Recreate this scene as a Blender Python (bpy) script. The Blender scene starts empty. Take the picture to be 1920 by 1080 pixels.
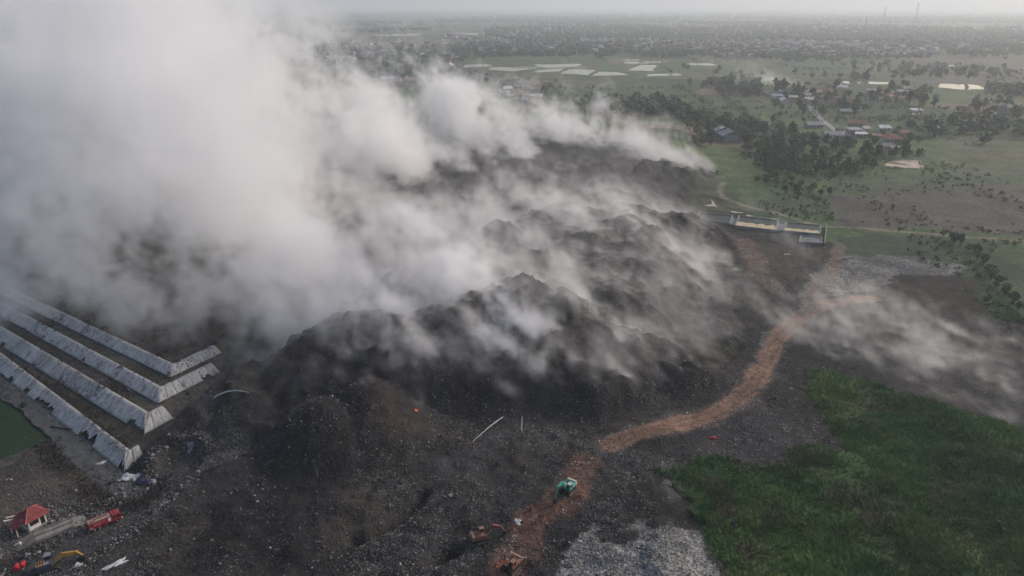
import bpy, math, random
import numpy as np
from mathutils import Vector, Matrix, Euler

S = bpy.context.scene
COL = S.collection
PI = math.pi
random.seed(11)
RNG = np.random.default_rng(11)

# ------------------------------------------------------------------ camera
CAM_H = 85.0
FPX = 1321.0                                   # focal length in photo pixels (1920 wide)
PITCH = math.atan(530.0 / FPX)
cd = bpy.data.cameras.new('camera'); cam = bpy.data.objects.new('camera', cd); COL.objects.link(cam)
cam.location = (0, 0, CAM_H); cam.rotation_euler = (PI / 2 - PITCH, 0, 0)
cd.sensor_width = 36.0; cd.lens = 36.0 * FPX / 1920.0; cd.clip_start = 1.0; cd.clip_end = 80000.0
S.camera = cam
# ------------------------------------------------------------------ sky, sun, exposure
SUN_EL, SUN_AZ = math.radians(28.0), math.radians(62.0)      # azimuth from +y (view direction) towards +x
W = bpy.data.worlds.new('World'); S.world = W; W.use_nodes = True
wn = W.node_tree.nodes; wl = W.node_tree.links
bg = wn['Background']; bg.inputs[1].default_value = 0.15
sky = wn.new('ShaderNodeTexSky'); sky.sky_type = 'NISHITA'; sky.sun_disc = False
sky.sun_elevation = SUN_EL; sky.sun_rotation = SUN_AZ
sky.altitude = 0.0; sky.air_density = 1.0; sky.dust_density = 5.6; sky.ozone_density = 2.3
wl.new(sky.outputs[0], bg.inputs[0])
sd = bpy.data.lights.new('sun', 'SUN'); sun = bpy.data.objects.new('sun', sd); COL.objects.link(sun)
sd.energy = 0.95; sd.angle = math.radians(18.0); sd.color = (1.0, 0.89, 0.79)
tosun = Vector((math.sin(SUN_AZ) * math.cos(SUN_EL), math.cos(SUN_AZ) * math.cos(SUN_EL), math.sin(SUN_EL)))
sun.rotation_euler = tosun.to_track_quat('Z', 'Y').to_euler(); sun.location = (200, 200, 400)
S.view_settings.view_transform = 'Standard'; S.view_settings.look = 'None'
S.view_settings.exposure = 0.12; S.view_settings.gamma = 1.0; S.view_settings.use_curve_mapping = False
# ------------------------------------------------------------------ renderer
S.render.engine = 'CYCLES'
cy = S.cycles
cy.use_denoising = True; cy.denoiser = 'OPENIMAGEDENOISE'
cy.use_adaptive_sampling = True; cy.adaptive_threshold = 0.02
cy.max_bounces = 10; cy.diffuse_bounces = 2; cy.glossy_bounces = 2; cy.transmission_bounces = 4
cy.volume_bounces = 9; cy.transparent_max_bounces = 16
cy.volume_step_rate = 3.0; cy.volume_max_steps = 512
cy.sample_clamp_indirect = 6.0
cy.caustics_reflective = False; cy.caustics_refractive = False

# ------------------------------------------------------------------ helpers
def ray(px, py):
    u = (px - 960) / FPX; v = (py - 540) / FPX
    c, s = math.cos(PITCH), math.sin(PITCH)
    return u, c - v * s, -s - v * c

def gp(px, py, h=0.0):
    """Plan position of the level h seen at a photo pixel."""
    dx, dy, dz = ray(px, py)
    t = (CAM_H - h) / -dz
    return dx * t, dy * t

def GP(pts, h=0.0):
    return np.array([gp(p[0], p[1], p[2] if len(p) > 2 else h) for p in pts])

_perm = np.random.default_rng(5).random((256, 256)).astype(np.float32) * 2 - 1
def vnoise(x, y, seed=0):
    x = x + seed * 37.17; y = y - seed * 19.31
    xi = np.floor(x).astype(np.int64); yi = np.floor(y).astype(np.int64)
    fx = x - xi; fy = y - yi
    fx = fx * fx * fx * (fx * (fx * 6 - 15) + 10); fy = fy * fy * fy * (fy * (fy * 6 - 15) + 10)
    a = _perm[xi & 255, yi & 255]; b = _perm[(xi + 1) & 255, yi & 255]
    c = _perm[xi & 255, (yi + 1) & 255]; d = _perm[(xi + 1) & 255, (yi + 1) & 255]
    return (a * (1 - fx) + b * fx) * (1 - fy) + (c * (1 - fx) + d * fx) * fy

def fbm(x, y, scale, octv=4, seed=0, gain=0.5):
    s = 0; a = 1.0; f = 1.0 / scale; n = 0
    for o in range(octv):
        ca, sa = math.cos(o * 1.1), math.sin(o * 1.1)
        s = s + a * vnoise((x * ca - y * sa) * f, (x * sa + y * ca) * f, seed + o * 7); n += a
        a *= gain; f *= 2.03
    return s / n

def sstep(a, b, x):
    t = np.clip((x - a) / (b - a), 0, 1)
    return t * t * (3 - 2 * t)

def line_dist(x, y, P, vals=None):
    """distance to a polyline and, if given, the value carried along it"""
    best = np.full(np.shape(x), 1e9); val = np.zeros(np.shape(x))
    for i in range(len(P) - 1):
        ax, ay = P[i]; bx, by = P[i + 1]
        ex, ey = bx - ax, by - ay
        t = np.clip(((x - ax) * ex + (y - ay) * ey) / (ex * ex + ey * ey + 1e-9), 0, 1)
        d = np.hypot(x - ax - t * ex, y - ay - t * ey)
        m = d < best
        best = np.where(m, d, best)
        if vals is not None:
            val = np.where(m, vals[i] * (1 - t) + vals[i + 1] * t, val)
    return (best, val) if vals is not None else best

def poly_in(x, y, P):
    """signed distance, positive inside the polygon"""
    d = line_dist(x, y, np.vstack([P, P[:1]]))
    ins = np.zeros(np.shape(x), bool)
    n = len(P)
    for i in range(n):
        x1, y1 = P[i]; x2, y2 = P[(i + 1) % n]
        c = ((y1 > y) != (y2 > y)) & (x < (x2 - x1) * (y - y1) / (y2 - y1 + 1e-12) + x1)
        ins ^= c
    return np.where(ins, d, -d)

# ------------------------------------------------------------------ terrain
TOE = GP([(262, 892), (330, 905), (470, 880), (600, 880), (720, 812), (800, 800), (980, 790), (1130, 800), (1290, 752),
          (1385, 705), (1425, 640), (1400, 560), (1395, 470), (1350, 425), (1290, 412), (1285, 378), (1335, 326)])
TOE = np.vstack([TOE, [(118, 430), (70, 470), (-20, 500), (-140, 440), (-200, 320), (-190, 230), (-140, 185), (-110, 160), (-80, 128)]])
CRESTS = [
    [(395, 768, 5.5), (450, 712, 9), (545, 660, 13), (600, 632, 15), (652, 600, 17), (740, 600, 17), (830, 596, 17), (900, 550, 19.5),
     (980, 527, 21), (1060, 562, 18.5), (1110, 592, 15.5), (1180, 625, 11.5), (1240, 645, 9), (1310, 690, 5), (1385, 700, 3)],
    [(600, 380, 17), (690, 360, 20), (740, 350, 22), (810, 352, 22), (880, 385, 19), (950, 430, 15)],
    [(940, 290, 16), (1000, 275, 18), (1090, 266, 18), (1180, 285, 14), (1250, 305, 8), (1310, 322, 3)],
    [(560, 500, 16), (640, 480, 18), (720, 486, 17), (800, 500, 13)],
    [(1000, 485, 14), (1100, 440, 14), (1200, 402, 13), (1280, 406, 9), (1340, 425, 4)],
    [(300, 872, 2.4), (335, 778, 6.2), (412, 704, 9.6), (450, 690, 11.5)],
    [(210, 455, 14), (260, 452, 16), (330, 470, 14)],
]
CR = [(GP(c), [p[2] for p in c]) for c in CRESTS]
FORE = GP([(240, 1000), (300, 900), (700, 800), (1150, 790), (1250, 860), (1290, 960), (1340, 1100), (1300, 1250), (500, 1300), (250, 1200)])
PILES = [(gp(440, 880), 2.6, 9), (gp(610, 800, 5), 9.5, 12), (gp(690, 760, 6), 10.5, 14), (gp(470, 770, 5), 7.5, 10), (gp(720, 840), 3.5, 7), (gp(640, 950), 1.8, 8),
         (gp(1010, 900), 1.0, 7), (gp(860, 960), 1.2, 10), (gp(1150, 930), 1.2, 9), (gp(420, 1010), 1.6, 12), (gp(330, 960), 1.2, 9)]
CRACK = GP([(668, 1022), (700, 1012), (745, 985), (775, 955), (796, 936)])
CRACK2 = GP([(815, 1062), (835, 1050), (850, 1040)])
DITCH = GP([(20, 1065), (60, 1032), (100, 1018), (150, 1008)])

# stepped terraces on the left: each tier a left leg and a right leg meeting at a corner
TIER_H = [(0.0, 1.9), (2.1, 4.2), (4.4, 6.1), (6.3, 7.8)]
TIER_PX = [((232, 886), (0, 700)), ((270, 815), (0, 647)), ((296, 757), (0, 592)), ((320, 708), (60, 582))]
RDIR = np.array([0.50, 0.866])
TIERS = []
for (h0, h1), (c, l) in zip(TIER_H, TIER_PX):
    C = np.array(gp(*c, h0)); Lp = np.array(gp(*l, h0))
    ld = (Lp - C) / np.linalg.norm(Lp - C)
    nL = np.array([-ld[1], ld[0]]); nL = nL if nL[1] > 0 else -nL
    nR = np.array([-RDIR[1], RDIR[0]])
    TIERS.append(dict(C=C, ld=ld, nL=nL, nR=nR, h0=h0, h1=h1, w=(h1 - h0) * 1.5))

def tiers_h(x, y):
    h = np.zeros(np.shape(x)); last = 0
    for t in TIERS:
        dL = (x - t['C'][0]) * t['nL'][0] + (y - t['C'][1]) * t['nL'][1]
        dR = (x - t['C'][0]) * t['nR'][0] + (y - t['C'][1]) * t['nR'][1]
        d = np.minimum(dL, dR)
        h = np.where(d > 0, t['h0'] + (t['h1'] - t['h0']) * np.clip(d / t['w'], 0, 1), h)
    return h

def smax(a, b, k=1.6):
    m = np.maximum(a, b)
    return m + k * np.log(np.exp((a - m) / k) + np.exp((b - m) / k)) - k * math.log(2) * np.exp(-np.abs(a - b) / k)

def T(x, y):
    x = np.asarray(x, float); y = np.asarray(y, float)
    near = (np.abs(x) < 600) & (y < 900)
    n1 = fbm(x, y, 26, 5, 1); n2 = fbm(x, y, 7, 4, 2); n3 = fbm(x, y, 2.2, 2, 3)
    din = poly_in(x, y, TOE) + n1 * 5
    base = 12.0 * sstep(-2, 46, din)
    on = sstep(-3, 6, din)
    h = base + on * (n1 * 3.0 + n2 * 1.5)
    for P, v in CR:
        d, hv = line_dist(x, y, P, v)
        d = d * (1 + 0.25 * n1)
        hr = hv - 0.5 * (np.sqrt(d * d + 9) - 3) + n1 * 1.6 * np.clip(d / 8, 0.15, 1) + n2 * 1.5
        h = smax(h, np.where(d < 70, hr, -20), 1.2)
    h = np.where(on > 0, h, np.minimum(h, base + 0.0)) * np.clip(on * 1.3, 0, 1)
    rg = 1 - 2.2 * np.abs(fbm(x + 3 * n2, y, 13, 4, 8)) - 1.4 * np.abs(fbm(x, y + 2 * n2, 5, 3, 9)) * .6
    h = h + on * np.clip(h / 6, 0, 1) * 1.7 * (rg - .35)
    fo = sstep(-2, 8, poly_in(x, y, FORE))
    h = h + fo * (1 - on) * .5 * (rg - .35)
    h = h + fo * (0.9 + n1 * 0.9 + n2 * 0.45)
    for (cx, cyy), ph, r in PILES:
        d = np.hypot(x - cx, y - cyy) * (1 + 0.3 * n1)
        h = smax(h, ph * np.exp(-(d / r) ** 2) * 1.15 + n2 * 0.5 - 0.3, 0.8) * 1.0
    wd = np.clip(np.maximum(on, fo), 0, 1)
    h = h + wd * n3 * 0.45
    h = h + (1 - wd) * (n2 * 0.12 + n1 * 0.25) * near
    ti = tiers_h(x, y)
    tmask = ti > 0.01
    h = np.where(tmask, np.maximum(ti, np.where(on > 0.5, h, 0) * sstep(5, -1, (x - TIERS[0]['C'][0]) * TIERS[0]['nR'][0] + (y - TIERS[0]['C'][1]) * TIERS[0]['nR'][1])), h)
    d = line_dist(x, y, CRACK); h = h - 2.6 * (1 - sstep(0.4, 1.7, d + n3 * 0.5))
    d = line_dist(x, y, CRACK2); h = h - 2.2 * (1 - sstep(0.5, 2.2, d + n3 * 0.5))
    d = line_dist(x, y, DITCH); h = h - 1.0 * (1 - sstep(0.6, 2.2, d + n3 * 0.4))
    # levelled ground under the road, the booth and the truck
    for P, hw, lv in LEVEL:
        d = line_dist(x, y, P)
        k = 1 - sstep(hw, hw + 2.5, d)
        h = h * (1 - k) + lv * k
    k = sstep(-6, 2, poly_in(x, y, FLAT)); h = h * (1 - k) + 0.1 * k
    h = h - 0.9 * sstep(-0.5, 1.5, poly_in(x, y, POND0))
    for P in [PONDY] + STREAM:
        k = sstep(-5.0, -1.5, poly_in(x, y, P)); h = h * (1 - k) - 0.15 * k
    h = np.where(near, h, 0.0) * sstep(620, 480, np.hypot(x, y))
    return h

TRACK = GP([(1640, 563), (1590, 566), (1545, 574), (1508, 594), (1465, 630), (1440, 675), (1405, 735), (1345, 780), (1250, 803), (1185, 820), (1148, 838)])
TRACK2 = GP([(1095, 880), (1075, 925), (1040, 962), (1003, 985), (985, 1020), (965, 1090)])
ROAD = GP([(-160, 640), (-60, 690), (0, 722), (60, 760), (110, 805), (160, 858), (200, 893), (250, 925)])
HAUL = GP([(40, 1100), (120, 1050), (210, 985), (290, 925), (340, 880)])
POND0 = GP([(-120, 700), (-20, 735), (50, 772), (108, 818), (62, 840), (0, 866), (-120, 900)])
PONDY = np.array([gp(1290 + a / 6, 360 + b / 6) for a, b in [(245, 78), (262, 88), (288, 110), (300, 145), (332, 166), (318, 174), (285, 160), (190, 158), (188, 150), (262, 142), (272, 128), (258, 95)]])
STREAM = [np.array([gp(1290 + a / 6, 360 + b / 6) for a, b in q_]) for q_ in ([(475, 215), (520, 220), (560, 228), (610, 230), (630, 243), (560, 238), (500, 232)], [(645, 250), (700, 262), (735, 275), (725, 290), (680, 282)], [(780, 285), (830, 290), (860, 300), (800, 296)], [(930, 300), (1000, 305), (1010, 315), (940, 310)])]
FLAT = GP([(1300, 398), (1390, 400), (1555, 420), (1550, 466), (1490, 462), (1465, 442), (1370, 430), (1296, 417)])
LEVEL = [(ROAD, 2.6, 0.05), (HAUL, 3.0, 0.25), (TRACK, 3.0, 0.5), (GP([(40, 985), (100, 1000)]), 5, 0.15)]

def T1(x, y):
    return float(T(np.array([x]), np.array([y]))[0])

def lift(px, py):
    """First terrain point seen through a photo pixel."""
    d = np.array(ray(px, py)); t = np.linspace(60, 1400, 2700)
    z = CAM_H + d[2] * t
    h = T(d[0] * t, d[1] * t)
    i = int(np.argmax(z <= h))
    if z[i] > h[i]:
        return Vector((*gp(px, py), 0))
    return Vector((d[0] * t[i], d[1] * t[i], h[i]))

# ------------------------------------------------------------------ materials
def M(name, base=(0.5, 0.5, 0.5), rough=0.85, spec=0.2, var=0.0, vscale=1.0, var2=None, metal=0.0):
    m = bpy.data.materials.new(name); m.use_nodes = True
    nt = m.node_tree; b = nt.nodes['Principled BSDF']
    b.inputs['Base Color'].default_value = (*base, 1); b.inputs['Roughness'].default_value = rough
    b.inputs['Specular IOR Level'].default_value = spec; b.inputs['Metallic'].default_value = metal
    if var:
        tc = nt.nodes.new('ShaderNodeTexCoord'); no = nt.nodes.new('ShaderNodeTexNoise')
        no.inputs['Scale'].default_value = vscale; no.inputs['Detail'].default_value = 5
        nt.links.new(tc.outputs['Object'], no.inputs['Vector'])
        mx = nt.nodes.new('ShaderNodeMix'); mx.data_type = 'RGBA'
        lo = var2 or tuple(c * (1 - var) for c in base)
        mx.inputs[6].default_value = (*lo, 1); mx.inputs[7].default_value = (*[min(1, c * (1 + var * .5)) for c in base], 1)
        cr = nt.nodes.new('ShaderNodeMapRange'); cr.inputs[1].default_value = 0.35; cr.inputs[2].default_value = 0.65
        nt.links.new(no.outputs[0], cr.inputs[0]); nt.links.new(cr.outputs[0], mx.inputs[0])
        nt.links.new(mx.outputs[2], b.inputs['Base Color'])
    return m

class NT:
    def __init__(s, nt): s.t = nt
    def n(s, typ, **kw):
        nd = s.t.nodes.new(typ)
        for k, v in kw.items(): setattr(nd, k, v)
        return nd
    def l(s, a, b): s.t.links.new(a, b)
    def math(s, op, a, b=None, c=None, clamp=False):
        nd = s.n('ShaderNodeMath', operation=op, use_clamp=clamp)
        for i, v in enumerate((a, b, c)):
            if v is None: continue
            if isinstance(v, (int, float)): nd.inputs[i].default_value = v
            else: s.l(v, nd.inputs[i])
        return nd.outputs[0]
    def mix(s, f, a, b, blend='MIX'):
        nd = s.n('ShaderNodeMix', data_type='RGBA', blend_type=blend)
        for i, v in ((0, f), (6, a), (7, b)):
            if isinstance(v, (int, float)): nd.inputs[i].default_value = v
            elif isinstance(v, tuple): nd.inputs[i].default_value = (*v, 1)
            else: s.l(v, nd.inputs[i])
        return nd.outputs[2]
    def rng(s, v, a, b, c=0.0, d=1.0, smooth=False):
        nd = s.n('ShaderNodeMapRange')
        if smooth: nd.interpolation_type = 'SMOOTHSTEP'
        s.l(v, nd.inputs[0])
        for i, q in enumerate((a, b, c, d)): nd.inputs[i + 1].default_value = q
        return nd.outputs[0]
    def noise(s, vec, scale, detail=4, rough=0.55, dist=0.0):
        nd = s.n('ShaderNodeTexNoise'); s.l(vec, nd.inputs['Vector'])
        nd.inputs['Scale'].default_value = scale; nd.inputs['Detail'].default_value = detail
        nd.inputs['Roughness'].default_value = rough; nd.inputs['Distortion'].default_value = dist
        return nd
    def vor(s, vec, scale, feature='F1'):
        nd = s.n('ShaderNodeTexVoronoi'); nd.feature = feature; s.l(vec, nd.inputs['Vector'])
        nd.inputs['Scale'].default_value = scale
        return nd

# ground: colours carried by the surface itself (waste, soil, grass, fields) come from the plan masks; specks and grain from noise
gm = bpy.data.materials.new('ground'); gm.use_nodes = True
q = NT(gm.node_tree); gb = gm.node_tree.nodes['Principled BSDF']
gb.inputs['Roughness'].default_value = 0.92; gb.inputs['Specular IOR Level'].default_value = 0.15
geo = q.n('ShaderNodeNewGeometry'); P3 = geo.outputs['Position']
ac = q.n('ShaderNodeAttribute', attribute_name='soil'); al = q.n('ShaderNodeAttribute', attribute_name='cover')
sep = q.n('ShaderNodeSeparateColor'); q.l(al.outputs['Color'], sep.inputs[0])
LIT, GRS, FLD = sep.outputs[0], sep.outputs[1], sep.outputs[2]
n_a = q.noise(P3, 0.06, 5, 0.6); n_b = q.noise(P3, 0.5, 5, 0.65); n_c = q.noise(P3, 2.6, 3, 0.6)
gain = q.math('MULTIPLY', q.rng(n_a.outputs[0], .3, .7, .6, 1.4), q.rng(n_b.outputs[0], .3, .7, .55, 1.45))
gain = q.math('MULTIPLY', gain, q.rng(n_c.outputs[0], .3, .7, .7, 1.3))
cmb = q.n('ShaderNodeCombineColor')
for i in range(3): q.l(gain, cmb.inputs[i])
col = q.mix(1.0, ac.outputs['Color'], cmb.outputs[0], 'MULTIPLY')
# fields of the plain
wv = q.n('ShaderNodeVectorMath', operation='MULTIPLY'); q.l(P3, wv.inputs[0]); wv.inputs[1].default_value = (1.0, 0.62, 0.0)
rot = q.n('ShaderNodeVectorRotate'); rot.rotation_type = 'Z_AXIS'; rot.inputs['Angle'].default_value = 0.22; q.l(wv.outputs[0], rot.inputs['Vector'])
nz = q.noise(P3, 0.006, 3); wob = q.n('ShaderNodeVectorMath', operation='MULTIPLY_ADD')
q.l(nz.outputs['Color'], wob.inputs[0]); wob.inputs[1].default_value = (40, 40, 0); q.l(rot.outputs[0], wob.inputs[2])
vf = q.vor(wob.outputs[0], 1 / 70.0); vf.distance = 'CHEBYCHEV'
sepf = q.n('ShaderNodeSeparateColor'); q.l(vf.outputs['Color'], sepf.inputs[0])
ramp = q.n('ShaderNodeValToRGB'); q.l(sepf.outputs[0], ramp.inputs[0]); ramp.color_ramp.interpolation = 'CONSTANT'
stops = [(0, (.060, .088, .036)), (.2, (.090, .120, .048)), (.38, (.046, .070, .034)), (.52, (.130, .105, .075)), (.64, (.075, .108, .042)), (.76, (.110, .118, .058)), (.88, (.145, .112, .082))]
el = ramp.color_ramp.elements
el[0].position = 0; el[0].color = (*stops[0][1], 1); el[1].position = stops[1][0]; el[1].color = (*stops[1][1], 1)
for p, c in stops[2:]:
    e = el.new(p); e.color = (*c, 1)
fcol = q.mix(1.0, ramp.outputs[0], cmb.outputs[0], 'MULTIPLY')
big = q.noise(P3, 0.004, 4); fcol = q.mix(q.rng(big.outputs[0], .52, .70), fcol, (.048, .070, .036))
col = q.mix(FLD, col, fcol)
# pale scraps of litter
v1 = q.vor(P3, 2.1); v2 = q.vor(P3, 1.1); 
s1 = q.n('ShaderNodeSeparateColor'); q.l(v1.outputs['Color'], s1.inputs[0])
s2 = q.n('ShaderNodeSeparateColor'); q.l(v2.outputs['Color'], s2.inputs[0])
dens = q.math('MULTIPLY', LIT, q.rng(n_b.outputs[0], .3, .7, .3, 1.5))
hit1 = q.math('MULTIPLY', q.math('LESS_THAN', s1.outputs[0], dens), q.rng(v1.outputs['Distance'], .25, .42, 1, 0))
hit2 = q.math('MULTIPLY', q.math('LESS_THAN', s2.outputs[1], q.math('MULTIPLY', dens, 0.35)), q.rng(v2.outputs['Distance'], .2, .36, 1, 0))
tone = q.rng(s1.outputs[2], 0, 1, .04, .24)
tc2 = q.n('ShaderNodeCombineColor'); q.l(tone, tc2.inputs[0]); q.l(q.math('MULTIPLY', tone, .97), tc2.inputs[1]); q.l(q.math('MULTIPLY', tone, .93), tc2.inputs[2])
col = q.mix(q.math('MAXIMUM', hit1, hit2), col, tc2.outputs[0])
n_d = q.noise(P3, .42, 7, .75); n_e = q.noise(P3, 1.5, 4, .7)
gapk = q.math('MULTIPLY', q.rng(LIT, .25, .5), q.math('MAXIMUM', q.rng(n_d.outputs[0], .53, .60), q.rng(n_e.outputs[0], .53, .58)))
col = q.mix(q.math('MULTIPLY', gapk, .8), col, (.026, .025, .025))
q.l(col, gb.inputs['Base Color'])
bump = q.n('ShaderNodeBump'); bump.inputs['Strength'].default_value = 0.9; bump.inputs['Distance'].default_value = 0.35
hsum = q.math('ADD', q.math('ADD', n_b.outputs[0], q.math('MULTIPLY', n_c.outputs[0], .5)), q.math('MULTIPLY', v1.outputs['Distance'], .5))
q.l(hsum, bump.inputs['Height']); q.l(bump.outputs[0], gb.inputs['Normal'])

# ------------------------------------------------------------------ ground sheet
def axis(lo, hi, step, far_lo, far_hi, ratio=1.06):
    a = list(np.arange(lo, hi, step)); s = step
    while a[-1] < far_hi: s *= ratio; a.append(a[-1] + s)
    s = step; b = []
    p = lo
    while p > far_lo: s *= ratio; p -= s; b.append(p)
    return np.array(b[::-1] + a)

XS = axis(-140, 150, 0.72, -32000, 32000); YS = axis(82, 300, 0.72, -3000, 34000)
GX, GY = np.meshgrid(XS, YS, indexing='ij')
X = GX.ravel(); Y = GY.ravel()
Z = T(X, Y)

def mesh_grid(name, X, Y, Z, nx, ny):
    me = bpy.data.meshes.new(name)
    co = np.stack([X, Y, Z], 1).astype(np.float32)
    me.vertices.add(len(X)); me.vertices.foreach_set('co', co.ravel())
    i = np.arange(nx - 1)[:, None] * ny + np.arange(ny - 1)[None, :]
    qd = np.stack([i, i + ny, i + ny + 1, i + 1], -1).reshape(-1, 4).astype(np.int32)
    me.loops.add(qd.size); me.loops.foreach_set('vertex_index', qd.ravel())
    me.polygons.add(len(qd)); me.polygons.foreach_set('loop_start', np.arange(0, qd.size, 4, dtype=np.int32))
    me.update(calc_edges=True); me.validate()
    me.polygons.foreach_set('use_smooth', np.ones(len(me.polygons), bool))
    return me

def ink(c, poly_px, rgb, soft=3.0, wob=3.0, seed=0, k=1.0, sc=9, h=0.0):
    """blend a colour into c inside a plan polygon with a ragged edge"""
    P = GP(poly_px, h); lo = P.min(0) - 15; hi = P.max(0) + 15
    m = np.where((X > lo[0]) & (X < hi[0]) & (Y > lo[1]) & (Y < hi[1]))[0]
    d = poly_in(X[m], Y[m], P) + fbm(X[m], Y[m], sc, 4, 30 + seed, .6) * wob * 2
    a = sstep(-soft, soft, d) * k
    c[m] = c[m] * (1 - a)[:, None] + np.array(rgb) * a[:, None]
    return m, a

def inkline(c, P, w, rgb, soft=1.5, wob=1.0, seed=0, k=1.0):
    lo = P.min(0) - 20; hi = P.max(0) + 20
    m = np.where((X > lo[0]) & (X < hi[0]) & (Y > lo[1]) & (Y < hi[1]))[0]
    d = w - line_dist(X[m], Y[m], P) + fbm(X[m], Y[m], 5, 4, 60 + seed) * wob * 2
    a = sstep(-soft, soft, d) * k
    c[m] = c[m] * (1 - a)[:, None] + np.array(rgb) * a[:, None]
    return m, a

SOOT = (.022, .0205, .0225)
soil = np.tile(np.array([.052, .088, .034]), (len(X), 1)) * (1 + .45 * fbm(X, Y, 22, 4, 17))[:, None]
cov = np.zeros((len(X), 3)); cov[:, 2] = sstep(280, 380, np.hypot(X - 20, Y - 60)) 
def cover(m, a, lit=None, grs=None, fld=0.0):
    if lit is not None: cov[m, 0] = cov[m, 0] * (1 - a) + lit * a
    if grs is not None: cov[m, 1] = cov[m, 1] * (1 - a) + grs * a
    if fld is not None: cov[m, 2] = cov[m, 2] * (1 - a) + fld * a
cov[:, 1] = 1.0
# all the waste ground
m, a = ink(soil, [(-200, 560), (-160, 1300), (1400, 1300), (1350, 1080), (1325, 1000), (1285, 945), (1228, 890), (1300, 870), (1440, 880), (1562, 835), (1500, 725),
                  (1530, 690), (1700, 742), (1800, 775), (1930, 815), (2100, 820), (2000, 620), (1870, 600), (1800, 555), (1815, 500), (1700, 480), (1600, 478), (1565, 455), (1400, 400), (1290, 380), (1345, 322), (1290, 292), (1120, 262), (700, 262), (-200, 300)], SOOT, 1.2, 2.0, 1)
cover(m, a, 0.20, 0.0)
# lighter, browner waste
for k, (pl, c, lt, kk) in enumerate([
    ([(280, 790), (430, 700), (560, 660), (640, 680), (520, 770), (430, 860), (330, 900)], (.070, .062, .058), .30, .8),
    ([(540, 640), (660, 590), (760, 590), (760, 640), (620, 700)], (.075, .066, .058), .22, .6),
    ([(-60, 870), (60, 830), (160, 870), (280, 900), (200, 960), (110, 1010), (-60, 1100)], (.085, .074, .064), .30, .9),
    ([(60, 1030), (250, 930), (420, 850), (470, 860), (330, 960), (120, 1085)], (.052, .048, .046), .45, .9),
    ([(180, 1090), (330, 960), (420, 980), (330, 1090)], (.062, .054, .044), .25, .8),
    ([(820, 800), (1000, 790), (1080, 830), (1020, 920), (880, 900)], (.050, .045, .043), .30, .7),
    ([(700, 870), (930, 860), (1000, 1000), (900, 1090), (540, 1090), (660, 960)], (.036, .034, .035), .20, .9),
    ([(1390, 455), (1480, 462), (1560, 470), (1500, 530), (1420, 530)], (.060, .058, .042), .05, .8),
    ([(1250, 570), (1340, 590), (1400, 660), (1330, 690), (1270, 640)], (.050, .056, .034), .02, .7),
    ([(1640, 505), (1760, 500), (1850, 540), (1860, 600), (1720, 612), (1630, 560)], (.026, .022, .021), .0, .97),
    ([(1380, 440), (1440, 460), (1440, 560), (1400, 560)], (.11, .080, .066), .10, .6),
    ([(1480, 600), (1640, 570), (1860, 610), (1960, 640), (2050, 820), (1800, 770), (1560, 690)], (.040, .038, .040), .10, .9),
    ([(690, 800), (745, 800), (770, 830), (740, 870), (690, 840)], (.075, .052, .042), .08, .5),
    ([(660, 930), (700, 900), (720, 880), (700, 1000), (620, 1050), (610, 990)], (.075, .058, .046), .12, .55),
    ([(300, 1090), (420, 930), (560, 850), (640, 780), (700, 800), (650, 900), (590, 1000), (560, 1090)], (.020, .019, .020), .015, .9),
]):
    m, a = ink(soil, pl, tuple(v * .8 for v in c), 3, 3, 3 + k, kk); cover(m, a, lt, None, 0)
ti_ = tiers_h(X, Y); m = np.where((ti_ > 0.01) & (X < -68) & (Y < 330))[0]
soil[m] = np.array((.072, .066, .054)) * (1 + .5 * fbm(X[m], Y[m], 8, 3, 4))[:, None]; cov[m, 0] = .03
for k, (pl, c, kk) in enumerate([
    ([(1000, 490), (1110, 445), (1200, 405), (1290, 420), (1390, 440), (1400, 560), (1330, 600), (1200, 560), (1100, 520)], (.078, .068, .063), .75),
    ([(930, 300), (1090, 270), (1250, 300), (1310, 330), (1280, 380), (1100, 350)], (.052, .047, .050), .6),
    ([(640, 380), (760, 355), (900, 400), (960, 450), (840, 470), (700, 440)], (.048, .044, .046), .6),
    ([(760, 620), (900, 570), (1080, 580), (1250, 660), (1200, 720), (1000, 690), (820, 700)], (.056, .050, .048), .6)]):
    m, a = ink(soil, pl, c, 6, 6, 83 + k, kk, h=9.0); cover(m, a, .08, None, 0)
# pale carpets of plastic
for k, (pl, c, lt, kk) in enumerate([
    ([(1055, 1075), (1090, 1020), (1150, 1000), (1230, 1000), (1290, 1000), (1330, 1040), (1348, 1100), (1300, 1180), (1080, 1180)], (.30, .29, .275), .62, .97),
    ([(1490, 560), (1530, 515), (1590, 480), (1700, 482), (1815, 500), (1790, 520), (1690, 515), (1640, 545), (1560, 555)], (.22, .21, .20), .55, .92),
    ([(1215, 850), (1320, 800), (1420, 760), (1500, 800), (1560, 840), (1430, 872), (1300, 862)], (.034, .032, .035), .30, .8),
    ([(1400, 700), (1430, 640), (1470, 600), (1500, 600), (1440, 690), (1415, 730)], (.16, .15, .14), .5, .7),
    ([(1225, 880), (1260, 870), (1290, 950), (1260, 950)], (.12, .115, .11), .5, .7),
    ([(1000, 930), (1130, 870), (1220, 860), (1240, 900), (1110, 960)], (.042, .039, .039), .28, .8),
]):
    m, a = ink(soil, pl, c, .5, 1.8, 23 + k, kk, 4.5); cover(m, a, lt, None, 0)
for pl in ([(1115, 1010), (1170, 1005), (1205, 1000), (1200, 1025), (1165, 1035), (1125, 1030)], [(1230, 960), (1285, 945), (1290, 975), (1265, 990), (1215, 985)]):
    m, a = ink(soil, pl, (.022, .021, .023), .6, .9, 44); cover(m, a, .02, None, 0)
wst = np.where((cov[:, 1] < .5) & (np.abs(X) < 260) & (Y < 480) & (cov[:, 0] < .36) & (soil.mean(1) > .0185))[0]
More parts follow.
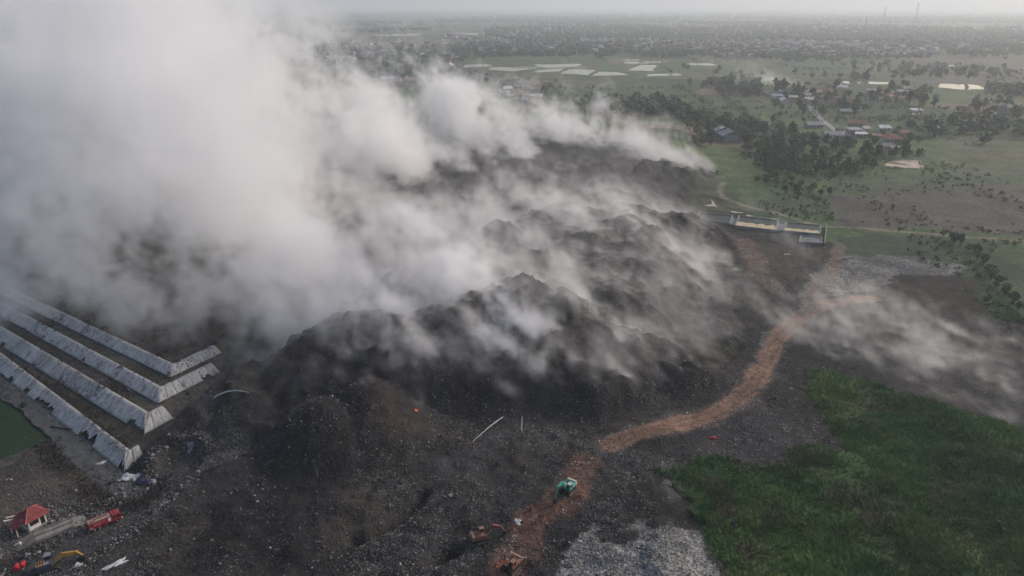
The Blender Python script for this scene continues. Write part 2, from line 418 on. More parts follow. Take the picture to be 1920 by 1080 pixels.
bw = sstep(.08, .42, fbm(X[wst], Y[wst], 12, 5, 33, .6))[:, None]; gw_ = sstep(.15, .5, fbm(X[wst], Y[wst], 8, 5, 34, .6))[:, None]
soil[wst] = soil[wst] * (1 - .35 * bw) + np.array((.058, .048, .044)) * .35 * bw
soil[wst] = soil[wst] * (1 - .4 * gw_) + np.array((.065, .064, .068)) * .4 * gw_
cov[wst, 0] = np.clip(cov[wst, 0] * np.clip(.35 + 2.0 * fbm(X[wst], Y[wst], 13, 4, 35, .6), .08, 2.2), 0, .8)
# soil tracks and roads
m, a = inkline(soil, TRACK, 3.3, (.085, .070, .060), .9, 1.4, 11, .8); cover(m, a, .34)
m, a = inkline(soil, TRACK, 2.5, (.23, .138, .095), .4, .8, 1, .97); cover(m, a, .04)
for off in (-.9, .9):
    dd = np.gradient(TRACK, axis=0); dd /= np.linalg.norm(dd, axis=1)[:, None]
    m, a = inkline(soil, TRACK + np.c_[-dd[:, 1], dd[:, 0]] * off, .25, (.115, .070, .052), .5, .35, 12, .8)
m, a = inkline(soil, TRACK2, 3.4, (.125, .068, .050), 1.2, 1.6, 2, .85); cover(m, a, .10)
m, a = inkline(soil, HAUL, 3.4, (.055, .052, .052), 1.0, .8, 3, .9); cover(m, a, .10)
m, a = inkline(soil, GP([(1400, 455), (1420, 520), (1480, 560)]), 3, (.15, .105, .085), 2, 2, 4, .6)
m, a = inkline(soil, GP([(1575, 460), (1565, 500), (1530, 545), (1510, 590)]), 2.4, (.17, .125, .10), 1, 1, 5, .8); cover(m, a, .25)
# greens and fields near the landfill
for k, (pl, c, kk) in enumerate([
    ([(1400, 960), (1450, 940), (1480, 990), (1430, 1010)], (.075, .060, .042), .7), ([(1560, 930), (1660, 900), (1700, 960), (1600, 980)], (.040, .046, .030), .7), ([(1700, 1000), (1920, 960), (1960, 1080), (1720, 1080)], (.085, .105, .042), .7), ([(1510, 720), (1700, 760), (1640, 800), (1540, 790)], (.085, .100, .045), .7), ([(1350, 1000), (1450, 1040), (1480, 1100), (1350, 1100)], (.080, .085, .042), .6), ([(1750, 860), (1900, 850), (1900, 920), (1780, 930)], (.075, .066, .048), .5),
    ([(1580, 440), (1700, 440), (1800, 455), (1930, 500), (1930, 545), (1800, 480), (1620, 485)], (.030, .050, .030), .9),
    ([(1815, 505), (1930, 540), (2000, 640), (1880, 605)], (.036, .062, .032), .9),
    ([(1540, 372), (1650, 362), (1800, 345), (1960, 350), (1960, 455), (1760, 432), (1580, 425)], (.075, .066, .062), .95),
    ([(1370, 350), (1500, 350), (1560, 400), (1520, 415), (1400, 395)], (.060, .092, .042), .8),
    ([(1290, 330), (1340, 335), (1400, 395), (1330, 400), (1290, 390)], (.062, .066, .044), .9),
    ([(1570, 330), (1740, 330), (1920, 300), (1960, 340), (1700, 360), (1560, 365)], (.060, .078, .048), .8),
    ([(1740, 270), (1960, 230), (1960, 330), (1760, 325)], (.085, .098, .058), .8),
    ([(1085, 205), (1240, 208), (1250, 225), (1100, 232)], (.13, .090, .078), .9),
    ([(1300, 180), (1420, 170), (1400, 235), (1280, 235)], (.055, .082, .042), .8),
    ([(1000, 165), (1170, 160), (1150, 195), (1010, 200)], (.062, .096, .045), .8),
    ([(1630, 115), (1990, 105), (1990, 175), (1800, 160), (1640, 150)], (.135, .112, .095), .85),
    ([(1420, 115), (1620, 118), (1630, 150), (1450, 140)], (.085, .10, .062), .7),
    ([(950, 150), (1160, 148), (1150, 165), (960, 166)], (.135, .112, .100), .85),
    ([(870, 110), (1140, 108), (1160, 125), (880, 130)], (.070, .105, .052), .8),
    ([(860, 130), (950, 133), (990, 150), (870, 158)], (.115, .10, .088), .8),
]):
    m, a = ink(soil, pl, c, 4 if k < 13 else 8, 4 if k < 13 else 6, 70 + k, kk); cover(m, a, 0.10 if k == 8 else 0.0, 1.0, 0.0)
for P, w, c in [(GP([(1410, 312), (1380, 328), (1345, 335)]), 1.2, (.19, .165, .14)), (GP([(1357, 343), (1349, 358), (1356, 372), (1400, 388), (1480, 408), (1540, 425), (1590, 428), (1920, 455)]), 1.4, (.20, .165, .135)),
                (GP([(1522, 205), (1530, 216), (1548, 232), (1568, 246), (1585, 262)]), 2.2, (.30, .29, .28))]:
    m, a = inkline(soil, P, w, c, 1.0, .4, 9, .9)
mg = mesh_grid('ground', X, Y, Z, len(XS), len(YS))
at = mg.attributes.new('soil', 'FLOAT_COLOR', 'POINT'); at.data.foreach_set('color', np.c_[soil, np.ones(len(X))].astype(np.float32).ravel())
at = mg.attributes.new('cover', 'FLOAT_COLOR', 'POINT'); at.data.foreach_set('color', np.c_[cov, np.ones(len(X))].astype(np.float32).ravel())
mg.materials.append(gm)
ground = bpy.data.objects.new('ground', mg); COL.objects.link(ground); ground['kind'] = 'structure'

# ------------------------------------------------------------------ object helpers
def tag(o, label=None, cat=None, group=None, kind=None):
    for k, v in (('label', label), ('category', cat), ('group', group), ('kind', kind)):
        if v is not None: o[k] = v
    return o

def thing(name, label, cat, loc=(0, 0, 0), rz=0.0, group=None):
    o = bpy.data.objects.new(name, None); COL.objects.link(o); o.empty_display_size = 0.5
    o.location = loc; o.rotation_euler = (0, 0, rz)
    return tag(o, label, cat, group)

def obj(name, me, mat=None, parent=None):
    if mat is not None and not me.materials: me.materials.append(mat)
    o = bpy.data.objects.new(name, me); COL.objects.link(o)
    if parent is not None: o.parent = parent
    return o

def copy_tree(root, loc, rz, scale=1.0, label=None):
    r = root.copy(); COL.objects.link(r); r.location = loc; r.rotation_euler = (0, 0, rz); r.scale = (scale,) * 3
    if label: r['label'] = label
    for ch in root.children:
        c = ch.copy(); COL.objects.link(c); c.parent = r
        for g in ch.children:
            d = g.copy(); COL.objects.link(d); d.parent = c
    return r

class MB:
    def __init__(s): s.v = []; s.f = []
    def add(s, vs, fs):
        k = len(s.v); s.v += [tuple(p) for p in vs]; s.f += [tuple(k + i for i in f) for f in fs]; return s
    def box(s, c, size, rot=(0, 0, 0), taper=(1, 1), bev=0.0):
        R = Euler(rot).to_matrix(); hx, hy, hz = [d / 2 for d in size]; c = Vector(c)
        if bev <= 0:
            vs = [c + R @ Vector((sx * hx * (taper[0] if sz > 0 else 1), sy * hy * (taper[1] if sz > 0 else 1), sz * hz)) for sz in (-1, 1) for sx, sy in ((-1, -1), (1, -1), (1, 1), (-1, 1))]
            return s.add(vs, [(3, 2, 1, 0), (4, 5, 6, 7), (0, 1, 5, 4), (1, 2, 6, 5), (2, 3, 7, 6), (3, 0, 4, 7)])
        ring = lambda k, z: [c + R @ Vector((x, y, z)) for x, y in ((-hx * k[0] + bev * (1 - k[2]), -hy * k[1]), (hx * k[0] - bev, -hy * k[1]), (hx * k[0], -hy * k[1] + bev), (hx * k[0], hy * k[1] - bev), (hx * k[0] - bev, hy * k[1]), (-hx * k[0] + bev, hy * k[1]), (-hx * k[0], hy * k[1] - bev), (-hx * k[0], -hy * k[1] + bev))]
        t = taper
        kx = lambda q: ((hx * q[0] - bev) / hx, (hy * q[1] - bev) / hy, 0)
        vs = ring((1, 1, 0), -hz) + ring((t[0], t[1], 0), hz - bev) + ring(kx(t), hz)
        fs = [tuple(range(7, -1, -1)), tuple(range(16, 24))]
        for r in (0, 8):
            fs += [(r + i, r + (i + 1) % 8, r + 8 + (i + 1) % 8, r + 8 + i) for i in range(8)]
        return s.add(vs, fs)
    def tube(s, p0, p1, r0, r1=None, n=8, caps=True):
        r1 = r0 if r1 is None else r1; p0 = Vector(p0); p1 = Vector(p1)
        q = (p1 - p0).to_track_quat('Z', 'Y')
        vs = [p + q @ Vector((r * math.cos(a), r * math.sin(a), 0)) for p, r in ((p0, r0), (p1, r1)) for a in [2 * PI * i / n for i in range(n)]]
        fs = [(i, (i + 1) % n, n + (i + 1) % n, n + i) for i in range(n)]
        if caps: fs += [tuple(range(n - 1, -1, -1)), tuple(range(n, 2 * n))]
        return s.add(vs, fs)
    def prism(s, prof, y0, y1):
        """profile in xz extruded along y"""
        n = len(prof)
        vs = [(x, y0, z) for x, z in prof] + [(x, y1, z) for x, z in prof]
        return s.add(vs, [tuple(range(n)), tuple(range(2 * n - 1, n - 1, -1))] + [(i, n + i, n + (i + 1) % n, (i + 1) % n) for i in range(n)])
    def mesh(s, name, mat=None, smooth=False):
        me = bpy.data.meshes.new(name); me.from_pydata(s.v, [], s.f); me.update()
        if smooth: me.polygons.foreach_set('use_smooth', np.ones(len(me.polygons), bool))
        if mat: me.materials.append(mat)
        return me
    def build(s, name, mat, parent=None, smooth=False):
        return obj(name, s.mesh(name, mat, smooth), None, parent)

def tri_mesh(name, co, faces, mat, colors=None, attr='tint'):
    me = bpy.data.meshes.new(name); co = np.asarray(co, np.float32); faces = np.asarray(faces, np.int32); k = faces.shape[1]
    me.vertices.add(len(co)); me.vertices.foreach_set('co', co.ravel())
    me.loops.add(faces.size); me.loops.foreach_set('vertex_index', faces.ravel())
    me.polygons.add(len(faces)); me.polygons.foreach_set('loop_start', np.arange(0, faces.size, k, dtype=np.int32))
    me.update(calc_edges=True)
    if colors is not None:
        a = me.attributes.new(attr, 'FLOAT_COLOR', 'POINT'); a.data.foreach_set('color', np.c_[colors, np.ones(len(co))].astype(np.float32).ravel())
    me.materials.append(mat)
    return me

def M_tint(name, rough=0.8, spec=0.2, gain=1.0, trans=0.0):
    m = bpy.data.materials.new(name); m.use_nodes = True; w = NT(m.node_tree); b = m.node_tree.nodes['Principled BSDF']
    a = w.n('ShaderNodeAttribute', attribute_name='tint'); oi = w.n('ShaderNodeObjectInfo')
    g = w.rng(oi.outputs['Random'], 0, 1, .75 * gain, 1.25 * gain); cc = w.n('ShaderNodeCombineColor')
    for i in range(3): w.l(g, cc.inputs[i])
    w.l(w.mix(1.0, a.outputs['Color'], cc.outputs[0], 'MULTIPLY'), b.inputs['Base Color'])
    b.inputs['Roughness'].default_value = rough; b.inputs['Specular IOR Level'].default_value = spec
    return m

# ------------------------------------------------------------------ roads, water sheets
def strip(name, P, hw, z, mat, step=1.5):
    pts = []
    for i in range(len(P) - 1):
        n = max(1, int(np.linalg.norm(P[i + 1] - P[i]) / step)); pts += [P[i] + (P[i + 1] - P[i]) * k / n for k in range(n)]
    pts.append(P[-1]); pts = np.array(pts); d = np.gradient(pts, axis=0); d /= np.linalg.norm(d, axis=1)[:, None]; nm = np.c_[-d[:, 1], d[:, 0]]
    mb = MB(); cols = 4
    vs = []
    for i, p in enumerate(pts):
        for j in range(cols + 1):
            w = (j / cols * 2 - 1) * (hw + (0.25 * math.sin(i * 1.7) + 0.2 * math.sin(i * .6) if j in (0, cols) else 0))
            x, y = p + nm[i] * w; vs.append((x, y, (T1(x, y) if z is None else z) + 0.05))
    fs = [(i * (cols + 1) + j, i * (cols + 1) + j + 1, (i + 1) * (cols + 1) + j + 1, (i + 1) * (cols + 1) + j) for i in range(len(pts) - 1) for j in range(cols)]
    mb.add(vs, fs)
    return tag(mb.build(name, mat), kind='structure')
asph = M('asphalt', (.085, .086, .088), .9, .2, .35, .8)
strip('road', ROAD, 2.5, 0.05, asph)
pale_road = M('pale_road', (.30, .29, .28), .9, .2, .25, .3)
strip('village_road', GP([(1519, 200), (1524, 208), (1532, 218), (1548, 232), (1568, 246), (1583, 258), (1592, 268)]), 2.4, 0.45, pale_road, 6)

def water_mat(name, base, rough=0.06):
    m = M(name, base, rough, 0.12 if rough > .3 else 0.5); w = NT(m.node_tree); b = m.node_tree.nodes['Principled BSDF']; b.inputs['IOR'].default_value = 1.33
    tc = w.n('ShaderNodeTexCoord'); n = w.noise(tc.outputs['Object'], 0.9, 3); bp = w.n('ShaderNodeBump'); bp.inputs['Strength'].default_value = 0.05; bp.inputs['Distance'].default_value = 0.05
    w.l(n.outputs[0], bp.inputs['Height']); w.l(bp.outputs[0], b.inputs['Normal'])
    return m
wm_green = water_mat('green_water', (.022, .042, .020), .5)
wm_paddy = water_mat('paddy_water', (.16, .14, .11))
wm_sludge = water_mat('sludge_water', (.34, .26, .14), .12)
def sheet(name, P, z, mat, wob=0.0, seed=0, kind='structure'):
    P = np.asarray(P, float)
    if wob:
        r = np.random.default_rng(seed); out = []
        for i in range(len(P)):
            a, b = P[i], P[(i + 1) % len(P)]
            for k in range(5): out.append(a + (b - a) * k / 5 + (r.normal(0, wob, 2) if k else r.normal(0, wob * .3, 2)))
        P = np.array(out)
    from mathutils.geometry import tessellate_polygon
    vs = [(x, y, z) for x, y in P]
    fs = [f for f in tessellate_polygon([[Vector(v) for v in vs]])]
    n = len(vs); vs += [(x, y, z - 0.12) for x, y, _ in vs]          # a skirt: the sheet has an edge
    fs = [tuple(f) for f in fs] + [(i, n + i, n + (i + 1) % n, (i + 1) % n) for i in range(n)]
    me = bpy.data.meshes.new(name); me.from_pydata(vs, [], fs); me.update()
    import bmesh
    bm = bmesh.new(); bm.from_mesh(me); bmesh.ops.recalc_face_normals(bm, faces=bm.faces); 
    for f in bm.faces:
        if abs(f.normal.z) > .9 and f.normal.z < 0: f.normal_flip()
    bm.to_mesh(me); bm.free()
    me.materials.append(mat)
    return tag(obj(name, me), kind=kind)
sheet('leachate_pond', POND0, -0.30, wm_green, .5, 1)
sheet('runoff_pond', PONDY, 0.06, wm_sludge, .15, 2)
for i, pl in enumerate(STREAM): sheet('runoff_stream', pl, 0.06, wm_sludge, .2, 3 + i)
PADDY = [
    [(840, 122), (915, 120), (925, 124), (860, 127)], [(918, 126), (990, 125), (1010, 128), (965, 134), (920, 131)],
    [(1000, 121), (1085, 120), (1088, 124), (1020, 128)], [(1030, 129), (1060, 128), (1050, 134), (1010, 136), (1000, 133)],
    [(1070, 130), (1118, 131), (1105, 141), (1045, 137)], [(1120, 134), (1160, 136), (1180, 141), (1110, 142)],
    [(1172, 111), (1210, 111), (1208, 113), (1170, 114)], [(1170, 116), (1245, 114), (1250, 117), (1200, 120), (1168, 119)],
    [(1200, 122), (1230, 122), (1222, 133), (1177, 132)], [(1290, 118), (1335, 119), (1345, 123), (1300, 122)], [(1330, 113), (1410, 113), (1395, 116), (1340, 115)],
    [(1210, 139), (1270, 138), (1280, 141), (1215, 143)],
    [(1578, 152), (1668, 154), (1664, 158), (1582, 157)], [(1760, 157), (1826, 159), (1857, 167), (1800, 168), (1762, 164)], [(1775, 122), (1800, 122), (1806, 124), (1778, 124)],
    [(700, 64), (790, 62), (785, 67), (705, 68)], [(855, 61), (930, 64), (900, 66), (860, 64)], [(910, 82), (935, 82), (930, 86), (908, 85)], [(1100, 55), (1132, 55), (1128, 58), (1100, 58)],
]
for i, pl in enumerate(PADDY): sheet('flooded_paddy', GP(pl), 0.10, wm_paddy, 2.0 if i < 15 else 8.0, 20 + i)
# low earth banks between the paddies
bank = M('bank_earth', (.11, .095, .075), .95, .1, .4, .2)
for i, (a, b) in enumerate([((925, 124), (1000, 128)), ((1000, 121), (920, 126)), ((1118, 131), (1105, 142)), ((1062, 128), (1050, 137)), ((1240, 117), (1225, 133))]):
    p, r = Vector((*gp(*a), .25)), Vector((*gp(*b), .25)); tag(MB().box((p + r) / 2, ((r - p).length, 2.2, .7), (0, 0, math.atan2(r.y - p.y, r.x - p.x)), (1, .5)).build('paddy_bank', bank), kind='structure')

# bare lot with broken walls
lot = sheet('bare_lot', GP([(1661, 314), (1672, 304), (1700, 302), (1724, 303), (1729, 321), (1712, 318), (1690, 319)]), 0.75, M('lot_soil', (.46, .38, .31), .95, .1, .45, .12, (.16, .13, .10)), 1.0, 8)
lw = M('lot_wall', (.42, .38, .34), .9, .1, .3, .6)
for k, (a, b, lb) in enumerate([((1724, 303), (1729, 321), 'right'), ((1676, 303.5), (1722, 302.5), 'far'), ((1663, 316), (1700, 319), 'near')]):
    p, r = Vector((*gp(*a), .7)), Vector((*gp(*b), .7)); mb = MB(); n = 7
    for j in range(n):
        hh = random.uniform(.5, 1.5); c = p.lerp(r, (j + .5) / n); c.z = hh / 2 + .2
        mb.box(c, ((r - p).length / n * .98, .35, hh), (0, 0, math.atan2(r.y - p.y, r.x - p.x)))
    tag(mb.build('broken_wall', lw), f'low broken pale wall on the {lb} side of the bare lot', 'wall')

# ------------------------------------------------------------------ terraces under pale sheets
sm_ = bpy.data.materials.new('cover_sheet'); sm_.use_nodes = True; w = NT(sm_.node_tree); b = sm_.node_tree.nodes['Principled BSDF']
uv = w.n('ShaderNodeUVMap'); mp = w.n('ShaderNodeMapping'); w.l(uv.outputs[0], mp.inputs[0]); mp.inputs['Scale'].default_value = (1.6, .16, 1)
n1 = w.noise(mp.outputs[0], 2.4, 6, .68); n2 = w.noise(uv.outputs[0], .25, 4)
k = w.math('ADD', w.rng(n1.outputs[0], .46, .66), w.rng(n2.outputs[0], .56, .75, 0, .7), clamp=True)
oi = w.n('ShaderNodeObjectInfo'); lite = w.mix(oi.outputs['Random'], (.38, .365, .345), (.52, .50, .47))
w.l(w.mix(k, lite, (.12, .118, .112)), b.inputs['Base Color']); b.inputs['Roughness'].default_value = .6; b.inputs['Specular IOR Level'].default_value = .3
names = ['lowest', 'second', 'third', 'highest']
for ti, t in enumerate(TIERS):
    root = thing('terrace_embankment', f'{names[ti]} terrace bank under grey-white cover sheets, left of the waste', 'embankment', (*t['C'], t['h0']))
    h = t['h1'] - t['h0']; wd = t['w']
    legs = [(t['ld'], t['nL'], [78, 92, 104, 104][ti], 1), (RDIR, t['nR'], [5, 8, 17, 16][ti], -1)]
    for ldir, nrm, length, sgn in legs:
        step = 2.3; n = int(length / step)
        for i in range(n):
            s0, s1 = i * step, (i + 1) * step + .12
            torn = 0.0
            if sgn == 1 and ti == 0 and (i in (6, 7, 8, 16, 17, 18, 25) or random.random() < .12): torn = random.uniform(.25, .6)
            elif sgn == 1 and ti == 1 and i in (0, 1, 2): torn = random.uniform(.1, .45)
            elif random.random() < .04: torn = random.uniform(.1, .3)
            na, nd_ = 6, 7; vs = []; uvs = []
            for a in range(na + 1):
                s = s0 + (s1 - s0) * a / na
                tl = torn * random.uniform(.5, 1.3) if torn else 0.0
                for d_ in range(nd_ + 1):
                    v = tl + (1.12 - tl) * d_ / nd_                      # 0 at the toe, 1 at the lip, a bit lies on the bench
                    vv = min(v, 1.0); over = max(v - 1, 0)
                    # at the corner both legs end on the common diagonal
                    inw = wd * vv + over * 4.0
                    mit = inw * 0.82 * max(0, 1 - s / 7.0) if i < 4 else 0.0
                    bulge = .17 + .05 * math.sin(i * 2.1 + s * 1.7) + random.uniform(-.035, .035) + (.02 if i % 2 else 0)
                    q_ = ldir * (s + mit) + nrm * (inw - bulge * .55)
                    vs.append((q_[0], q_[1], h * vv + bulge * .8)); uvs.append((s + 50 * ti, v * 5))
            f = [(a * (nd_ + 1) + d_, a * (nd_ + 1) + d_ + 1, (a + 1) * (nd_ + 1) + d_ + 1, (a + 1) * (nd_ + 1) + d_) for a in range(na) for d_ in range(nd_)]
            if sgn < 0: f = [x[::-1] for x in f]
            me = bpy.data.meshes.new('sheet'); me.from_pydata(vs, [], f); ul = me.uv_layers.new()
            idx = np.zeros(len(me.loops), np.int32); me.loops.foreach_get('vertex_index', idx); ul.data.foreach_set('uv', np.array(uvs, np.float32)[idx].ravel())
            me.polygons.foreach_set('use_smooth', np.ones(len(me.polygons), bool)); me.materials.append(sm_)
            so = obj('sheet', me, None, root); sol = so.modifiers.new('thick', 'SOLIDIFY'); sol.thickness = .03; sol.offset = -1
pipe_m = M('dark_pipe', (.035, .036, .04), .5, .4)
def pipe(pxs, lbl, r=.16):
    pts = [lift(*p) for p in pxs]; mb = MB()
    for a, c in zip(pts[:-1], pts[1:]): mb.tube(a + Vector((0, 0, r)), c + Vector((0, 0, r)), r, r, 8)
    tag(mb.build('drain_pipe', pipe_m, None, True), lbl, 'pipe')
pipe([(97, 803), (118, 805), (134, 807)], 'dark drain pipe lying across the grey road below the terraces', .22)
pipe([(0, 1068), (14, 1070), (32, 1072)], 'thin dark pipe at the left edge beside the red drums', .10)

# ------------------------------------------------------------------ guard booth
white = M('white_paint', (.62, .61, .58), .7, .3, .18, 1.2); dark_glass = M('dark_glass', (.02, .022, .025), .12, .5)
redroof = M('red_roof', (.21, .050, .050), .75, .25, .4, 1.6); conc = M('concrete', (.20, .19, .175), .9, .2, .35, .7)
c0 = Vector((*gp(57, 1000), 0)); c1 = Vector((*gp(83, 985), 0)); c2 = Vector((*gp(37, 988), 0))
rz = math.atan2(c1.y - c0.y, c1.x - c0.x)
bt = thing('guard_booth', 'small white guard booth with red hipped roof beside the weighbridge', 'booth', (c0.x, c0.y, .15), rz)
BW, BD, BH = 3.0, 2.7, 2.0
fl = MB().box((BW / 2, BD / 2, .14), (BW + .5, BD + .5, .28)).build('base', conc, bt)
# walls as four frames with openings
def wall(name, axis_, w_, ops, thick=.12):
    """wall along x (0) or y (1) with rectangular openings (u0,u1,v0,v1)"""
    mb = MB(); us = sorted({0, w_, *[o for p in ops for o in p[:2]]}); vz = sorted({.28, BH + .28, *[o for p in ops for o in p[2:]]})
    for i in range(len(us) - 1):
        for j in range(len(vz) - 1):
            um, vm_ = (us[i] + us[i + 1]) / 2, (vz[j] + vz[j + 1]) / 2
            if any(p[0] < um < p[1] and p[2] < vm_ < p[3] for p in ops): continue
            mb.box((um, 0, vm_), (us[i + 1] - us[i], thick, vz[j + 1] - vz[j]))
    return mb
for nm, (ox, oy, rot), w_, ops in [('wall', (0, .06, 0), BW, [(.3, 1.75, .95, 2.0), (2.0, 2.75, .30, 2.05)]), ('wall', (0.06, BD, -PI / 2), BD, [(.3, 1.25, .95, 2.0), (1.45, 2.4, .95, 2.0)]),
                                   ('wall', (BW - .06, 0, PI / 2), BD, [(.6, 2.1, .95, 2.0)]), ('wall', (0, BD - .06, 0), BW, [(.6, 2.4, .95, 2.0)])]:
    wo = wall(nm, 0, w_, ops).build('wall', white, bt); wo.location = (ox, oy, 0); wo.rotation_euler = (0, 0, rot)
    for (u0, u1, v0, v1) in ops:
        isd = v0 < .5
        p = MB().box(((u0 + u1) / 2, 0, (v0 + v1) / 2), (u1 - u0 - .04, .05, v1 - v0 - .04)).build('door' if isd else 'window', dark_glass, wo)
cx_, cy_ = BW / 2, BD / 2; e = .55; zt = BH + .28
def hip(cx, cy, hx, hy, z, hgt, ridge=0.0, thick=.12):
    vs = [(cx - hx, cy - hy, z), (cx + hx, cy - hy, z), (cx + hx, cy + hy, z), (cx - hx, cy + hy, z), (cx - ridge, cy, z + hgt), (cx + ridge, cy, z + hgt)]
    vs += [(a, b_, c - thick) for a, b_, c in vs[:4]]
    return MB().add(vs, [(0, 1, 5, 4), (1, 2, 5), (2, 3, 4, 5), (3, 0, 4), (0, 6, 7, 1), (1, 7, 8, 2), (2, 8, 9, 3), (3, 9, 6, 0), (9, 8, 7, 6)])
rf = hip(cx_, cy_, BW / 2 + e, BD / 2 + e, zt, 1.45, .3).build('roof', redroof, bt)
rid = MB()
ap = [(cx_ - .35, cy_, zt + 1.48), (cx_ + .35, cy_, zt + 1.48)]; co_ = [(cx_ - BW / 2 - e, cy_ - BD / 2 - e, zt + .03), (cx_ + BW / 2 + e, cy_ - BD / 2 - e, zt + .03), (cx_ + BW / 2 + e, cy_ + BD / 2 + e, zt + .03), (cx_ - BW / 2 - e, cy_ + BD / 2 + e, zt + .03)]
for a, b_ in ((ap[0], ap[1]), (ap[0], co_[0]), (ap[1], co_[1]), (ap[1], co_[2]), (ap[0], co_[3])): rid.tube(a, b_, .09, .09, 6)
rid.build('ridge_tile', M('ridge_red', (.34, .085, .08), .7, .3), rf)
wing = MB().add([(-e - 1.3, .2, zt - .55), (-e - 1.3, BD - .2, zt - .55), (-.1, BD + .1, zt + .45), (-.1, -.1, zt + .45), (-e - 1.3, .2, zt - .67), (-e - 1.3, BD - .2, zt - .67), (-.1, BD + .1, zt + .3), (-.1, -.1, zt + .3)],
                [(3, 2, 1, 0), (4, 5, 6, 7), (0, 1, 5, 4), (0, 4, 7, 3), (1, 2, 6, 5)]).build('side_roof', redroof, bt)
MB().box((-1.3, BD + .45, zt + .05), (1.7, .12, .18), (0, .42, 0)).box((-.8, BD + .8, zt + .25), (1.5, .12, .16), (0, .42, 0)).build('fascia', white, bt)
for px_ in (.4, BD - .4): MB().tube((-e - 1.15, px_, 0), (-e - 1.15, px_, zt - .5), .09).build('post', white, bt)

# weighbridge: two concrete runs with a dark gap and a ramp at the near end
wa, wb = Vector((*gp(66, 1012), 0)), Vector((*gp(138, 984), 0)); rz = math.atan2(wb.y - wa.y, wb.x - wa.x); L = (wb - wa).length
wg = thing('weighbridge', 'concrete weighbridge with two wheel runs in front of the booth', 'weighbridge', (wa.x, wa.y, .15), rz)
for y0 in (-.65, .65):
    for k in range(4): MB().box((L / 4 * (k + .5), y0, .42), (L / 4 - .06, .95, .22)).build('deck_slab', conc, wg)
    MB().box((L / 2, y0, .14), (L - .2, .5, .3)).build('beam', M('shade_concrete', (.10, .098, .092), .9), wg)
MB().box((L / 2, 1.45, .40), (L * .95, .14, .5)).build('kerb', conc, wg); MB().box((L / 2, -1.42, .40), (L, .16, .5)).build('kerb', conc, wg)
MB().prism([(-3.6, -.12), (0, -.12), (0, .5)], -1.5, 1.5).build('ramp', M('ramp_concrete', (.17, .15, .13), .95, .1, .4, .8), wg)
MB().prism([(L, -.12), (L + 2.6, -.12), (L, .5)], -1.5, 1.5).build('ramp', conc, wg)

# ------------------------------------------------------------------ fire engine
fred = M('fire_red', (.26, .025, .033), .35, .5, .25, 1.5); fred2 = M('fire_red_dark', (.20, .020, .025), .5, .4, .3, 2); tyre = M('tyre', (.018, .018, .018), .9, .2); steel = M('steel', (.28, .28, .28), .5, .5, .3, 2)
fa, fb = Vector((*gp(166, 999), 0)), Vector((*gp(231, 972), 0)); rz = math.atan2(fb.y - fa.y, fb.x - fa.x); fl_ = (fb - fa).length; sc_ = fl_ / 8.4
ft = thing('fire_engine', 'red fire engine with beige deck and white side panel on the haul road', 'fire engine', (fa.x, fa.y, T1(fa.x, fa.y) + .03), rz); ft.scale = (sc_,) * 3
MB().box((4.2, 0, .75), (8.2, 1.0, .35)).build('chassis', M('chassis_black', (.02, .02, .02), .7), ft)
bd = MB().box((3.0, 0, 1.72), (5.6, 2.45, 1.65), bev=.12).build('body', fred, ft)
MB().box((2.95, 0, 2.58), (5.2, 2.1, .10)).build('roof_deck', M('deck_beige', (.27, .235, .19), .8, .2, .35, 1.5), bd)
for y_ in (-1.12, 1.12): MB().box((2.95, y_, 2.64), (5.3, .10, .20)).build('deck_rail', fred, bd)
MB().box((3.4, .35, 2.68), (3.2, .28, .14)).build('ladder', M('ladder_dark', (.10, .035, .03), .7), bd)
MB().box((1.4, -.45, 2.72), (1.3, .25, .2)).build('hose_roll', fred2, bd)
MB().box((5.15, -1.235, 1.95), (.62, .03, 1.05)).build('white_panel', white, bd); MB().box((5.15, 1.235, 1.95), (.62, .03, 1.05)).build('white_panel', white, bd)
for sx in (-1, 1):
    for j, (zz, n_) in enumerate(((2.08, 13), (1.82, 9))):      # two lines of pale lettering, too small to read in the photo
        let = MB()
        for i in range(n_):
            if (i * 7 + j) % 6 == 4: continue
            let.box((1.5 + i * .2, sx * 1.232, zz), (.11, .016, .13 if i % 3 else .16))
        let.build('lettering', M('pale_print', (.62, .55, .5), .6) if 'pale_print' not in bpy.data.materials else bpy.data.materials['pale_print'], bd)
    for x0 in (.75, 1.6):
        MB().box((x0, sx * 1.235, 1.25), (.62, .03, .6)).build('locker_door', steel if x0 < 1 else fred2, bd)
cb = MB().prism([(5.85, .7), (7.95, .7), (8.1, 1.5), (7.85, 2.45), (7.6, 2.75), (5.85, 2.75)], -1.2, 1.2).build('cab', fred, ft)
MB().add([(8.13, -1.05, 1.55), (8.13, 1.05, 1.55), (7.88, 1.05, 2.4), (7.88, -1.05, 2.4)], [(0, 1, 2, 3)]).build('windscreen', dark_glass, cb)
for sx in (-1, 1):
    MB().box((7.25, sx * 1.205, 2.05), (.75, .02, .6)).build('window', dark_glass, cb); MB().box((6.3, sx * 1.205, 2.05), (.7, .02, .6)).build('window', dark_glass, cb)
    MB().tube((7.95, sx * 1.3, 1.7), (7.95, sx * 1.3, 2.2), .08, .08, 6).build('mirror', pipe_m, cb)
    MB().box((8.07, sx * .85, 1.0), (.08, .35, .2)).build('headlight', white, cb)
MB().box((8.12, 0, .75), (.2, 2.3, .3)).build('bumper', white, cb); MB().box((6.9, 0, 2.85), (.3, 1.4, .16)).build('light_bar', M('lightbar', (.35, .04, .05), .3), cb)
MB().box((.12, 0, .8), (.16, 2.3, .25)).build('rear_step', fred, ft)
